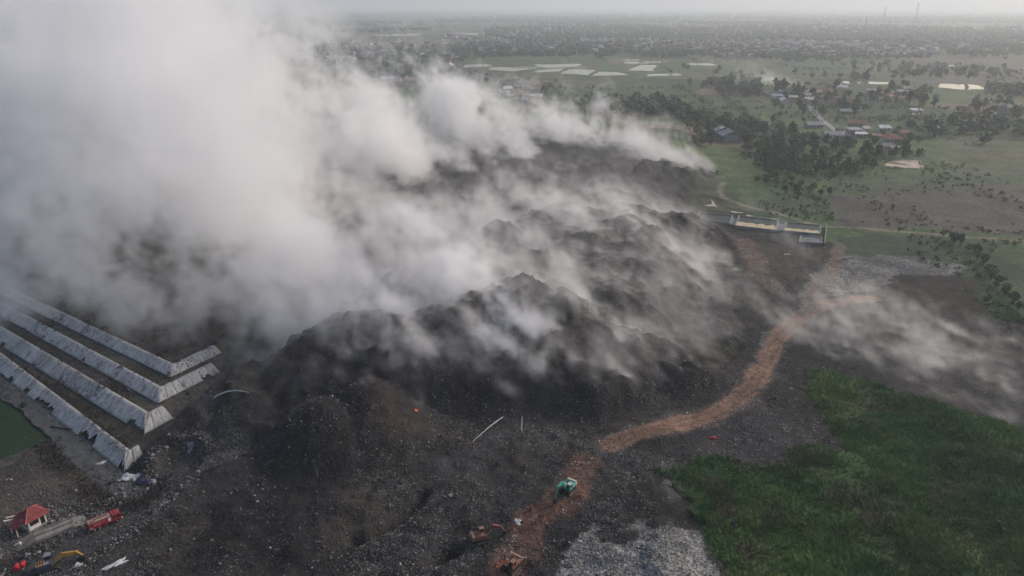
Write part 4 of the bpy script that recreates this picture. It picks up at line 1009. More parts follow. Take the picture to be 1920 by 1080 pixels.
# ------------------------------------------------------------------ trees
bark = M('bark', (.085, .065, .05), .95, .1, .3, 2); leafm = M_tint('leaf', .75, .25, 1.3)
def leaf_cloud(lobes, n, size, seed, c0, c1):
    r = np.random.default_rng(seed); L_ = np.array(lobes); wgt = L_[:, 3] * L_[:, 4] + L_[:, 5] ** 2; pick = r.choice(len(L_), n, p=wgt / wgt.sum())
    d_ = r.normal(size=(n, 3)); d_ /= np.linalg.norm(d_, axis=1)[:, None]; d_[:, 2] = np.where(d_[:, 2] < -.5, -d_[:, 2] * .5, d_[:, 2])
    c = L_[pick, :3] + d_ * L_[pick, 3:6] * r.uniform(.70, 1.06, (n, 1))
    nrm = d_ + r.normal(0, .7, (n, 3)); nrm /= np.linalg.norm(nrm, axis=1)[:, None]
    a = np.cross(nrm, r.normal(size=(n, 3))); a /= np.linalg.norm(a, axis=1)[:, None]; b_ = np.cross(nrm, a)
    s_ = size * r.uniform(.6, 1.4, (n, 1)); q_ = s_ * r.uniform(.5, 1.0, (n, 1))
    co = np.stack([c - a * s_, c - b_ * q_ + nrm * s_ * .15, c + a * s_, c + b_ * q_ - nrm * s_ * .1], 1).reshape(-1, 3)
    tint = np.array(c0) + (np.array(c1) - np.array(c0)) * r.random((n, 1)) ; tint = tint * (.8 + .4 * r.random(len(L_))[pick])[:, None]
    return co, np.arange(n * 4).reshape(n, 4), np.repeat(tint, 4, 0)
def tree_proto(kind, seed, h_, spread, c0, c1):
    r = random.Random(seed); mb = MB(); th = h_ * (.26 if kind == 'broad' else .22)
    mb.tube((0, 0, -.3), (r.uniform(-.2, .2), r.uniform(-.2, .2), th), .045 * h_, .028 * h_, 7); lobes = []
    for i in range(8 if kind == 'broad' else 6):
        an = i * 2.4 + r.random(); rr = spread * r.uniform(.25, .62); z_ = h_ * r.uniform(.34, .78); e_ = Vector((rr * math.cos(an), rr * math.sin(an), z_))
        mb.tube((0, 0, th * .85), e_, .02 * h_, .006 * h_, 5); rl = spread * r.uniform(.36, .55); lobes.append((e_.x, e_.y, e_.z, rl, rl, rl * r.uniform(.65, .9)))
    lobes.append((0, 0, h_ * .82, spread * .45, spread * .45, h_ * .2))
    co, f, t_ = leaf_cloud(lobes, 420, h_ * .07, seed, c0, c1)
    return mb.mesh('trunk', bark), tri_mesh('crown', co, f, leafm, t_)
TP = [tree_proto('broad', 1, 8.5, 4.2, (.030, .052, .024), (.060, .088, .038)), tree_proto('broad', 2, 7.0, 3.6, (.035, .058, .028), (.070, .095, .042)), tree_proto('tall', 3, 10.0, 3.2, (.026, .046, .024), (.052, .078, .036)),
      tree_proto('broad', 4, 6.0, 3.4, (.045, .062, .028), (.085, .105, .045)), tree_proto('tall', 5, 7.5, 2.6, (.028, .050, .028), (.055, .085, .045))]
mb = MB(); mb.tube((0, 0, -.2), (.2, 0, 4), .2, .15, 7).tube((.2, 0, 4), (.5, 0, 8), .15, .11, 7); PT = mb.mesh('trunk', bark); PF = []
pr = np.random.default_rng(9); cos_, fs_, ts_ = [], [], []
for i in range(13):
    an = i * 2.4; el_ = pr.uniform(-.2, .9); L_ = pr.uniform(2.2, 3.2)
    for k in range(5):
        t0_, t1_ = k / 5, (k + 1) / 5
        def at_(t_): rr = L_ * t_ * math.cos(el_ * (1 - t_)); return np.array([.5 + rr * math.cos(an), rr * math.sin(an), 8 + L_ * (math.sin(el_) * t_ - 1.0 * t_ * t_ * .8)])
        sd2 = np.array([-math.sin(an), math.cos(an), 0]); w0 = .42 * (1 - t0_ * .8); w1 = .42 * (1 - t1_ * .8); a_, c_ = at_(t0_), at_(t1_); n0 = len(cos_)
        cos_ += [a_ - sd2 * w0 - [0, 0, .15], a_ + [0, 0, .05], a_ + sd2 * w0 - [0, 0, .15], c_ - sd2 * w1 - [0, 0, .15], c_ + [0, 0, .05], c_ + sd2 * w1 - [0, 0, .15]]
        fs_ += [(n0, n0 + 1, n0 + 4, n0 + 3), (n0 + 1, n0 + 2, n0 + 5, n0 + 4)]; ts_ += [(.045, .075, .032)] * 6
PC = tri_mesh('crown', np.array(cos_), np.array(fs_), leafm, np.array(ts_)); TP.append((PT, PC))
def tree(x, y, k, s_, label, group, name=None):
    root = thing(name or ('coconut_palm' if k == 5 else 'broadleaf_tree'), label, 'palm' if k == 5 else 'tree', (x, y, T1(x, y) if y < 500 else 0), random.uniform(0, 6.28), group); root.scale = (s_, s_, s_ * random.uniform(.85, 1.2))
    obj('trunk', TP[k][0], None, root); obj('crown', TP[k][1], None, root)
for pl, n, sd_, mind, ks, lb, gr, s_ in [
    ([(1395, 250), (1450, 232), (1530, 262), (1620, 285), (1700, 292), (1745, 285), (1700, 305), (1640, 318), (1570, 335), (1440, 330), (1390, 300)], 105, 1, 4.2, (0, 1, 2, 3, 4), 'dark green tree in the wood between the basins and the near village', 'trees of the wood below the near village', (.6, 1.0)),
    ([(1440, 165), (1740, 160), (1760, 205), (1640, 200), (1600, 225), (1450, 215)], 62, 2, 7, (0, 1, 2, 4, 0, 1, 2, 5), 'tree standing among the houses of the village behind the road', 'trees of the village behind the road', (.9, 1.3)),
    ([(1280, 240), (1345, 240), (1400, 262), (1390, 285), (1290, 275)], 16, 3, 5, (0, 1, 3), 'tree close to the weathered grey barn', 'trees around the grey barn', (.7, 1.1)),
    ([(1780, 190), (1915, 195), (1915, 250), (1850, 245), (1790, 215)], 24, 4, 6, (0, 2, 1, 4), 'tree near the tall grey house at far right', 'trees near the tall grey house', (.8, 1.2)),
    ([(1560, 255), (1700, 250), (1740, 275), (1600, 275)], 18, 5, 5, (1, 3, 5), 'small tree between the near village roofs', 'trees between the near village roofs', (.6, .9)),
    ([(1250, 130), (1900, 120), (1900, 150), (1300, 170)], 26, 6, 12, (0, 2, 1), 'lone tree out in the open fields', 'lone trees in the fields', (.9, 1.2)),
    ([(1380, 335), (1480, 338), (1560, 372), (1530, 388), (1440, 355)], 16, 7, 4, (3, 1, 4), 'low bushy tree on the meadow behind the basins', 'bushy trees behind the basins', (.45, .7))]:
    pts = scatter_px(pl, n, sd_, mind)
    for g in pts:
        k = random.choice(ks); fx_ = inv(g[0], g[1])[0]; cxs = [q_[0] for q_ in pl]; fr = (fx_ - min(cxs)) / (max(cxs) - min(cxs)); part_ = 'left part' if fr < .33 else 'middle' if fr < .67 else 'right part'
        look = ['broad-crowned', 'rounded', 'tall dark', 'low light-green', 'slim', 'feathery'][k]
        base_ = lb.replace('dark green tree', 'tree').replace('small tree', 'tree').replace('lone tree', 'tree').replace('low bushy tree', 'tree')
        if k == 5: base_ = base_.replace('tree ', 'palm ', 1)
        tree(g[0], g[1], k, random.uniform(*s_), f'{look} {base_}, {part_}', gr if k != 5 else gr.replace('trees', 'palms'))
DL = GP([(1770, 447), (1830, 485), (1868, 530), (1905, 585)])
for i in range(20):
    t_ = i / 19 * 3; k = min(int(t_), 2); g = DL[k] + (DL[k + 1] - DL[k]) * (t_ - k) + RNG.normal(0, .8, 2)
    tree(g[0], g[1], random.choice((3, 1, 4)), random.uniform(.38, .6), ('dark shrub in the upper half of the row along the field ditch' if i < 10 else 'dark shrub in the lower half of the row along the field ditch'), 'shrubs along the ditch', 'ditch_shrub')
for i, (px, py, k, s_, lb) in enumerate([(1445, 975, 3, .30, 'brownish low shrub at the left side of the green field'), (1376, 1000, 4, .30, 'pale feathery shrub near the field edge by the litter'), (1912, 890, 1, .4, 'light green shrub at the right edge of the picture'),
                                      (1870, 1000, 0, .32, 'yellowish green shrub low in the right corner'), (1620, 940, 3, .26, 'dark shrub in the middle of the green field'), (1560, 822, 4, .24, 'low shrub on the corner where grass meets ash'), (1780, 880, 1, .28, 'round shrub right of the field middle')]):
    p = lift(px, py); tree(p.x, p.y, k, s_, lb, None, 'shrub')

# far woodland and town, too distant and many to count
def ico_cloud(name, pts, rad, hgt, mat, c0, c1, seed, kind='stuff', label=None, cat=None):
    r = np.random.default_rng(seed); t_ = (1 + 5 ** .5) / 2
    V = np.array([(-1, t_, 0), (1, t_, 0), (-1, -t_, 0), (1, -t_, 0), (0, -1, t_), (0, 1, t_), (0, -1, -t_), (0, 1, -t_), (t_, 0, -1), (t_, 0, 1), (-t_, 0, -1), (-t_, 0, 1)]) / math.hypot(1, t_)
    Fc = np.array([(0, 11, 5), (0, 5, 1), (0, 1, 7), (0, 7, 10), (0, 10, 11), (1, 5, 9), (5, 11, 4), (11, 10, 2), (10, 7, 6), (7, 1, 8), (3, 9, 4), (3, 4, 2), (3, 2, 6), (3, 6, 8), (3, 8, 9), (4, 9, 5), (2, 4, 11), (6, 2, 10), (8, 6, 7), (9, 8, 1)])
    n = len(pts); co = V[None] * r.uniform(.65, 1.35, (n, 12, 1)) * np.stack([rad, rad, hgt * .5], 1)[:, None, :]
    co = co + np.stack([pts[:, 0], pts[:, 1], hgt * .5], 1)[:, None, :]
    fc = (Fc[None] + (np.arange(n) * 12)[:, None, None]).reshape(-1, 3); tint = np.array(c0) + (np.array(c1) - np.array(c0)) * r.random((n, 1)); tint = np.repeat(tint, 12, 0) * r.uniform(.75, 1.25, (n * 12, 1))
    return tag(obj(name, tri_mesh(name, co.reshape(-1, 3), fc, mat, tint)), label, cat, None, kind)
def wood_pts(poly, n, seed, thr=0.0, sc_=120.0):
    r = np.random.default_rng(seed); P = np.array(poly, float); lo, hi = P.min(0), P.max(0); c = r.uniform(lo, hi, (n * 6, 2)); c = c[poly_in(c[:, 0], c[:, 1], P) > 0]
    g = np.array([gp(*q_) for q_ in c]); g = g[fbm(g[:, 0], g[:, 1] * .5, sc_, 3, seed) > thr][:n]
    keep = np.ones(len(g), bool)
    keep &= clear_view(g[:, 0], g[:, 1])
    return g[keep]
W1 = [wood_pts(*a) for a in [([(560, 100), (700, 95), (870, 100), (865, 130), (800, 150), (700, 150), (560, 130)], 700, 1, -.35), ([(790, 135), (860, 140), (990, 170), (1000, 185), (800, 190)], 160, 2, -.1), ([(850, 96), (1350, 92), (1350, 108), (1150, 110), (1000, 107), (860, 112)], 520, 3, -.25),
      ([(1350, 85), (1700, 80), (1930, 85), (1930, 106), (1650, 112), (1480, 116), (1350, 108)], 760, 4, -.25), ([(1260, 160), (1420, 150), (1430, 235), (1290, 240), (1240, 200)], 120, 5, .05, 60), ([(1760, 165), (1930, 170), (1930, 190), (1780, 185)], 90, 6, -.2), ([(1400, 120), (1930, 110), (1930, 150), (1500, 160)], 90, 7, .1), ([(1040, 195), (1250, 190), (1260, 240), (1150, 235)], 60, 8, .05, 50), ([(1240, 235), (1300, 225), (1420, 240), (1390, 300), (1350, 300)], 50, 9, 0, 40), ([(1700, 240), (1930, 215), (1930, 340), (1750, 335)], 50, 11, .1, 60)]]
g = np.vstack(W1); r = np.random.default_rng(3); n = len(g)
# several leaf clumps per far tree so that crowns stay uneven
def far_trees(name, g, seed, label, hmin=5, hmax=11, m=46):
    r = np.random.default_rng(seed); n = len(g); h_ = r.uniform(hmin, hmax, n); rad = h_ * r.uniform(.35, .6, n)
    d_ = r.normal(size=(n, m, 3)); d_ /= np.linalg.norm(d_, axis=2)[..., None]
    c = np.stack([g[:, 0], g[:, 1], h_ * .55], 1)[:, None, :] + d_ * np.stack([rad, rad, h_ * .42], 1)[:, None, :] * r.uniform(.6, 1.1, (n, m, 1))
    c = c.reshape(-1, 3); s_ = np.repeat(h_, m)[:, None] * .16 * r.uniform(.6, 1.3, (n * m, 1)); nr = d_.reshape(-1, 3) + r.normal(0, .6, (n * m, 3)); nr /= np.linalg.norm(nr, axis=1)[:, None]
    a = np.cross(nr, r.normal(size=nr.shape)); a /= np.linalg.norm(a, axis=1)[:, None]; b_ = np.cross(nr, a)
    co = np.stack([c - a * s_, c - b_ * s_ * .8, c + a * s_, c + b_ * s_ * .8], 1).reshape(-1, 3); N = n * m
    t_ = np.array((.026, .042, .024)) + np.array((.038, .05, .022)) * r.random((n, 1)); t_ = np.repeat(np.repeat(t_, m, 0), 4, 0) * np.repeat(r.uniform(.8, 1.2, (N, 1)), 4, 0)
    return tag(obj(name, tri_mesh(name, co, np.arange(N * 4).reshape(N, 4), leafm, t_)), label, 'woodland', None, 'stuff')
far_trees('far_woodland', g, 5, 'belts of dark trees across the far plain')
g = np.vstack([wood_pts(*a) for a in [([(1395, 250), (1450, 232), (1530, 262), (1620, 285), (1700, 292), (1745, 285), (1700, 305), (1640, 318), (1570, 335), (1440, 330), (1390, 300)], 260, 41, -.4, 40.0)]])
hr = np.random.default_rng(77); hl = []
for k in range(46):                                  # hedgerows between the fields
    a_ = np.array(gp(hr.uniform(950, 1920), hr.uniform(112, 235))); an_ = hr.choice([.15, -.1, .25, 1.5, 1.75]) + hr.normal(0, .1); ln_ = hr.uniform(60, 220); n_ = int(ln_ / 5)
    tt = np.linspace(0, 1, n_); hl.append(np.c_[a_[0] + np.cos(an_) * ln_ * tt + hr.normal(0, 1.5, n_), a_[1] + np.sin(an_) * ln_ * tt + hr.normal(0, 1.5, n_)][hr.random(n_) < .8])
hl = np.vstack(hl); hl = hl[clear_view(hl[:, 0], hl[:, 1]) & (poly_in(hl[:, 0], hl[:, 1], TOE) < -25)]
far_trees('hedgerow', hl, 12, 'hedge lines of bushes between the fields at right', 1.5, 5.0, 24)
far_trees('wood_undergrowth', g, 9, 'dense undergrowth beneath the wood below the near village', 2.0, 4.5, 30)
g = np.vstack([wood_pts(*a) for a in [([(1250, 160), (1930, 190), (1930, 345), (1560, 370), (1330, 330), (1290, 260)], 620, 42, .12, 35.0), ([(1380, 330), (1560, 345), (1560, 425), (1420, 400)], 160, 43, -.1, 18.0), ([(1560, 350), (1930, 335), (1930, 450), (1600, 430)], 160, 44, .12, 16.0), ([(1580, 440), (1930, 455), (1930, 600), (1840, 540), (1700, 480)], 130, 45, 0, 12.0)]])
far_trees('field_shrubs', g, 10, 'low shrubs and scrub dotted over the fields at right', .7, 2.2, 22)
g2 = np.vstack([wood_pts(*a) for a in [([(520, 30), (1930, 30), (1930, 92), (1300, 92), (900, 96), (540, 92)], 5200, 21, -.12, 500.0), ([(500, 24), (1930, 24), (1930, 44), (500, 44)], 1500, 22, -.1, 900.0)]])
h2_ = r.uniform(7, 13, len(g2)); dist = np.hypot(g2[:, 0], g2[:, 1])
ico_cloud('horizon_woodland', g2, np.clip(dist * .0022, 5, 22), h2_, leafm, (.03, .045, .028), (.065, .085, .05), 6, label='hazy woodland reaching to the horizon', cat='woodland')
# far town roofs
def town(name, g, seed, label):
    r = np.random.default_rng(seed); n = len(g); w_ = r.uniform(6, 16, n); d_ = r.uniform(6, 10, n); h_ = r.uniform(3, 7, n); an = r.uniform(-.4, .4, n) + (r.random(n) < .3) * 1.57
    u = np.stack([np.cos(an), np.sin(an)], 1); v = np.stack([-u[:, 1], u[:, 0]], 1); co = []
    for sx, sy, kz in ((-1, -1, 0), (1, -1, 0), (1, 1, 0), (-1, 1, 0), (-1, -1, 1), (1, -1, 1), (1, 1, 1), (-1, 1, 1), (-1, 0, 1.45), (1, 0, 1.45)):
        p = g + u * (sx * w_ / 2)[:, None] + v * (sy * d_ / 2)[:, None]; co.append(np.c_[p, h_ * kz])
    co = np.stack(co, 1).reshape(-1, 3); b0 = (np.arange(n) * 10)[:, None, None]
    Q = np.array([(0, 1, 5, 4), (1, 2, 6, 5), (2, 3, 7, 6), (3, 0, 4, 7), (4, 5, 9, 8), (6, 7, 8, 9)]); fs = (Q[None] + b0).reshape(-1, 4)
    pal = np.array([(.55, .54, .52), (.35, .35, .36), (.26, .12, .09), (.4, .33, .27), (.6, .6, .6), (.2, .2, .2)]); t_ = np.repeat(pal[r.integers(0, 6, n)] * .65, 10, 0) * np.tile(np.array([.8] * 4 + [1] * 6), n)[:, None] ** 0
    return tag(obj(name, tri_mesh(name, co, fs, M_tint('town', .7, .3), t_)), label, 'town', None, 'stuff')
town('far_town', np.vstack([wood_pts(*a) for a in [([(520, 40), (1930, 40), (1930, 90), (1340, 96), (900, 92), (540, 92)], 900, 31, .08, 300.0), ([(1340, 80), (1760, 78), (1760, 108), (1340, 108)], 260, 32, -.1, 80.0), ([(560, 85), (860, 85), (860, 125), (560, 125)], 200, 33, -.1, 80.0), ([(900, 78), (1340, 78), (1340, 100), (900, 100)], 240, 34, 0, 100.0)]]), 7, 'scattered roofs of the hazy town spread over the plain')

# ------------------------------------------------------------------ masts and towers
mm_ = M('mast_steel', (.10, .10, .105), .6, .4)
def mast(px, py, h_, w_, label, name='lattice_mast', arms=False):
    x, y = gp(px, py); root = thing(name, label, 'mast', (x, y, 0), random.random())
    legs = [(-1, -1), (1, -1), (1, 1), (-1, 1)]; t_ = w_ * .012 + .07
    for sx, sy in legs: MB().tube((sx * w_ / 2, sy * w_ / 2, 0), (sx * w_ * .08, sy * w_ * .08, h_), t_ * 1.6, t_, 5).build('leg', mm_, root)
    br = MB(); n = 10
    for k in range(n):
        z0_, z1_ = h_ * k / n, h_ * (k + 1) / n; a0, a1 = w_ / 2 * (1 - .84 * k / n), w_ / 2 * (1 - .84 * (k + 1) / n)
        for i in range(4):
            p, q_ = legs[i], legs[(i + 1) % 4]; br.tube((p[0] * a0, p[1] * a0, z0_), (q_[0] * a1, q_[1] * a1, z1_), t_ * .6, t_ * .6, 4, False); br.tube((q_[0] * a0, q_[1] * a0, z0_), (p[0] * a1, p[1] * a1, z1_), t_ * .6, t_ * .6, 4, False)
    br.build('bracing', mm_, root)
    if arms:
        for z_ in (.72, .84, .95): MB().box((0, 0, h_ * z_), (w_ * 1.1, .5, .5)).build('cross_arm', mm_, root)
    else: MB().tube((0, 0, h_), (0, 0, h_ * 1.08), .2, .1, 6).build('antenna', mm_, root)
mast(1058, 74, 40, 5, 'dark lattice mast standing nearest, above the paddies')
mast(1047, 40, 50, 7, 'faint lattice mast on the horizon left of centre')
mast(1618, 72, 55, 6, 'lattice mast above the far town on the right')
mast(1715, 46, 95, 14, 'tallest faint tower on the right horizon', 'power_pylon', True)
mast(1655, 46, 80, 12, 'fainter tower left of the tallest one', 'power_pylon', True)
mast(1237, 48, 45, 6, 'thin mast beside the distant smoke')
x, y = gp(1797, 97); mn = thing('minaret', 'pale slender tower rising from trees on the far right', 'tower', (x, y, 0)); MB().tube((0, 0, 0), (0, 0, 17), 2.2, 1.8, 10).build('shaft', WM[0], mn); MB().tube((0, 0, 17), (0, 0, 18), 3, 3, 10).build('balcony', WM[0], mn); MB().tube((0, 0, 18), (0, 0, 21), 1.5, 1.5, 10).tube((0, 0, 21), (0, 0, 25), 1.8, .1, 10).build('dome', RM['grey'], mn)

# ------------------------------------------------------------------ litter, clods and grass
NEARV = np.where((X > -140) & (X < 150) & (Y > 82) & (Y < 300))[0]
def pick(wt, n, seed):
    r = np.random.default_rng(seed); w_ = np.clip(wt, 0, None); i = r.choice(NEARV, n, p=w_ / w_.sum()); x = X[i] + r.uniform(-.4, .4, n); y = Y[i] + r.uniform(-.4, .4, n); return x, y, T(x, y), i, r
lit_m = M_tint('litter', .75, .3)
near_w = np.clip(1.6 - Y[NEARV] / 200, .25, 1)
patch = np.clip(.15 + 1.6 * fbm(X[NEARV], Y[NEARV], 9, 4, 91, .6), 0.02, None)
x, y, z, ii, r = pick(cov[NEARV, 0] ** 1.1 * near_w * patch, 95000, 51); n = len(x)
s_ = r.gamma(2.2, .032, (n, 1)) + .05; s_ = np.minimum(s_, .5)
nr = r.normal(0, .5, (n, 3)); nr[:, 2] = 1; nr /= np.linalg.norm(nr, axis=1)[:, None]; a = np.cross(nr, r.normal(size=(n, 3))); a /= np.linalg.norm(a, axis=1)[:, None]; b_ = np.cross(nr, a); c = np.c_[x, y, z + .10]
asp = r.uniform(.35, 1, (n, 1)); co = np.stack([c - a * s_, c - b_ * s_ * asp + nr * .06, c + a * s_ * .9, c + b_ * s_ * asp - nr * .04], 1).reshape(-1, 3)
pal = np.array([(.50, .50, .48), (.36, .355, .34), (.24, .23, .22), (.62, .62, .61), (.16, .145, .13), (.30, .24, .19), (.13, .15, .24), (.33, .12, .10), (.12, .22, .18)]); pw = np.array([.2, .24, .2, .08, .14, .09, .025, .015, .01])
pk_ = r.choice(9, n, p=pw / pw.sum()); pk_ = np.where((cov[ii, 0] > .4) & (pk_ > 4), 1, pk_); t_ = pal[pk_] * np.where(soil[ii].mean(1) < .06, .38, .75)[:, None]
x2, y2, z2, i2, r2 = pick((cov[NEARV, 0] + .06) * (cov[NEARV, 0] < .38) * (cov[NEARV, 1] < .5) * near_w, 2600, 57); n2_ = 2600; s2_ = r2.gamma(2.0, .07, (n2_, 1)) + .12
nr = r2.normal(0, .35, (n2_, 3)); nr[:, 2] = 1; nr /= np.linalg.norm(nr, axis=1)[:, None]; a2 = np.cross(nr, r2.normal(size=(n2_, 3))); a2 /= np.linalg.norm(a2, axis=1)[:, None]; b2_ = np.cross(nr, a2); c2 = np.c_[x2, y2, z2 + .2]; as2 = r2.uniform(.3, .9, (n2_, 1))
co2 = np.stack([c2 - a2 * s2_, c2 - b2_ * s2_ * as2 + nr * .15, c2 + a2 * s2_ * .8, c2 + b2_ * s2_ * as2 - nr * .12], 1).reshape(-1, 3)
co = np.vstack([co, co2]); t_ = np.vstack([t_, pal[r2.choice(9, n2_, p=np.array([.12, .2, .2, .04, .2, .12, .05, .04, .03]))] * .45]); n += n2_
tag(obj('litter', tri_mesh('litter', co, np.arange(n * 4).reshape(n, 4), lit_m, np.repeat(t_, 4, 0))), 'countless pale scraps of plastic and paper over the waste', 'litter', None, 'stuff')
w_ = (cov[NEARV, 1] < .5) * near_w * np.clip(.3 + fbm(X[NEARV], Y[NEARV], 7, 3, 77), .05, None); x, y, z, ii, r = pick(w_, 26000, 52); n = len(x)
s_ = r.gamma(2.2, .10, n) + .10; V4 = np.array([(1, 0, -.4), (-.5, .87, -.4), (-.5, -.87, -.4), (.1, .05, .8)]); an = r.uniform(0, 6.28, n); ca, sa = np.cos(an), np.sin(an)
co = V4[None] * r.uniform(.6, 1.4, (n, 4, 1)) * s_[:, None, None]; co = np.stack([co[..., 0] * ca[:, None] - co[..., 1] * sa[:, None], co[..., 0] * sa[:, None] + co[..., 1] * ca[:, None], co[..., 2] * .8], -1) + np.c_[x, y, z][:, None, :]
fc = (np.array([(0, 1, 3), (1, 2, 3), (2, 0, 3)])[None] + (np.arange(n) * 4)[:, None, None]).reshape(-1, 3)
tag(obj('waste_clods', tri_mesh('waste_clods', co.reshape(-1, 3), fc, lit_m, np.repeat(soil[ii] * r.uniform(.7, 1.7, (n, 1)), 4, 0))), 'charred lumps and clods lying over the black waste', 'waste', None, 'stuff')
# bigger dumped bags along the haul road, still too many to count
x0, y0 = GP([(120, 1030), (300, 915)]).T
hd_ = line_dist(X[NEARV], Y[NEARV], HAUL); bd_ = np.hypot(X[NEARV] - gp(110, 975)[0], Y[NEARV] - gp(110, 975)[1]); cd_ = np.hypot(X[NEARV] - gp(250, 905)[0], Y[NEARV] - gp(250, 905)[1])
w_ = np.exp(-((hd_ - 5.2) / 1.3) ** 2) + 1.2 * np.exp(-(bd_ / 4) ** 2) * (hd_ > 4) + 1.4 * np.exp(-(cd_ / 3.5) ** 2); x, y, z, ii, r = pick(w_, 2600, 53); n = len(x)
gg = np.c_[x, y]; rad = r.gamma(2.0, .045, n) + .06
bag = ico_cloud('rubbish_bags', gg, rad, rad * 1.3, lit_m, (.04, .038, .04), (.26, .25, .24), 8, 'stuff', 'dumped bags and rubbish along both sides of the haul road', 'rubbish')
cz = np.zeros(len(bag.data.vertices) * 3, np.float32); bag.data.vertices.foreach_get('co', cz); cz = cz.reshape(-1, 3); cz[:, 2] += np.repeat(z, 12) - .05; bag.data.vertices.foreach_set('co', cz.ravel()); bag.data.update()

gw = (cov[NEARV, 1] > .6) * (cov[NEARV, 2] < .9)
gw = gw * (poly_in(X[NEARV], Y[NEARV], POND0) < -1) * np.clip(1.9 - Y[NEARV] / 150, .12, 1.2)
tie = tiers_h(X[NEARV], Y[NEARV])
def grass(name, wt, n, seed, hmin, hmax, c0, c1, label, blades=6):
    x, y, z, ii, r = pick(wt, n, seed); cl = fbm(x, y, 5, 4, seed) ; h_ = (r.uniform(hmin, hmax, n) * (1 + 1.3 * cl)).clip(.15)
    m = blades; an = r.uniform(0, 6.28, (n, m)); rr = r.uniform(0, .38, (n, m)); bx = x[:, None] + rr * np.cos(an); by = y[:, None] + rr * np.sin(an); le = r.uniform(.2, .8, (n, m)) * h_[:, None]; wd = r.uniform(.05, .16, (n, m))
    pa = an + 1.57; tip = np.stack([bx + np.cos(an) * le - .15 * h_[:, None], by + np.sin(an) * le + .2 * h_[:, None], z[:, None] + h_[:, None] * r.uniform(.6, 1.1, (n, m))], -1)
    b0 = np.stack([bx + np.cos(pa) * wd, by + np.sin(pa) * wd, z[:, None] - .05 + 0 * bx], -1); b1 = np.stack([bx - np.cos(pa) * wd, by - np.sin(pa) * wd, z[:, None] - .05 + 0 * bx], -1)
    co = np.stack([b0, b1, tip], 2).reshape(-1, 3); mixv = np.clip(.5 + .9 * fbm(x, y, 14, 3, seed + 1) + r.normal(0, .12, n), 0, 1)[:, None]; t_ = np.array(c0) * (1 - mixv) + np.array(c1) * mixv; gs = soil[ii] / np.array((.052, .078, .036)); t_ = t_ * np.clip(gs, .5, 2.2) ** .8
    br_ = np.clip(fbm(x, y, 10, 3, seed + 9) - .38, 0, 1)[:, None] * 3; t_ = t_ * (1 - br_.clip(0, 1)) + np.array((.085, .062, .042)) * br_.clip(0, 1)
    N = n * m; tag(obj(name, tri_mesh(name, co, np.arange(N * 3).reshape(N, 3), leafm, np.repeat(t_, m * 3, 0))), label, 'grass', None, 'stuff')
grass('tall_grass', gw * (X[NEARV] > 20) * sstep(215, 165, Y[NEARV]) * np.clip(.75 + 1.0 * fbm(X[NEARV], Y[NEARV], 7, 4, 19), .04, None), 64000, 61, .35, .95, (.036, .080, .028), (.088, .132, .040), 'rough tall grass and weeds of the green field at right')
grass('terrace_weeds', ((tie > .3) & (X[NEARV] < -72)) * np.clip(.2 + 1.6 * fbm(X[NEARV], Y[NEARV], 9, 3, 5), 0, None), 9000, 62, .25, .7, (.030, .040, .022), (.055, .062, .034), 'dark weeds growing on the terrace benches')
grass('verge_weeds', np.exp(-((line_dist(X[NEARV], Y[NEARV], ROAD) - 4.2) / 1.6) ** 2) * (X[NEARV] < -60) * (poly_in(X[NEARV], Y[NEARV], POND0) < 0), 4000, 63, .15, .45, (.028, .040, .020), (.060, .066, .034), 'dark weeds along the road below the terraces')


# ------------------------------------------------------------------ smoke: real volumes on voxel grids
WIND = np.array([-0.60, 0.80])
def turb(shape, step, seed, slope=-1.75, outer=40.0, stretch=1.8):
    r = np.random.default_rng(seed); nx, ny, nz = shape
    F = np.fft.rfftn(r.standard_normal(shape).astype(np.float32))
    kx = np.fft.fftfreq(nx, step)[:, None, None]; ky = np.fft.fftfreq(ny, step)[None, :, None]; kz = np.fft.rfftfreq(nz, step)[None, None, :]
    kw = kx * WIND[0] + ky * WIND[1] + kz * 0.35; kc = -kx * WIND[1] + ky * WIND[0]
    k2 = (kw * stretch) ** 2 + kc ** 2 + kz ** 2 + (1 / outer) ** 2
    F *= k2 ** (slope / 2); F[0, 0, 0] = 0
    n = np.fft.irfftn(F, s=shape).astype(np.float32)
    return n / n.std()

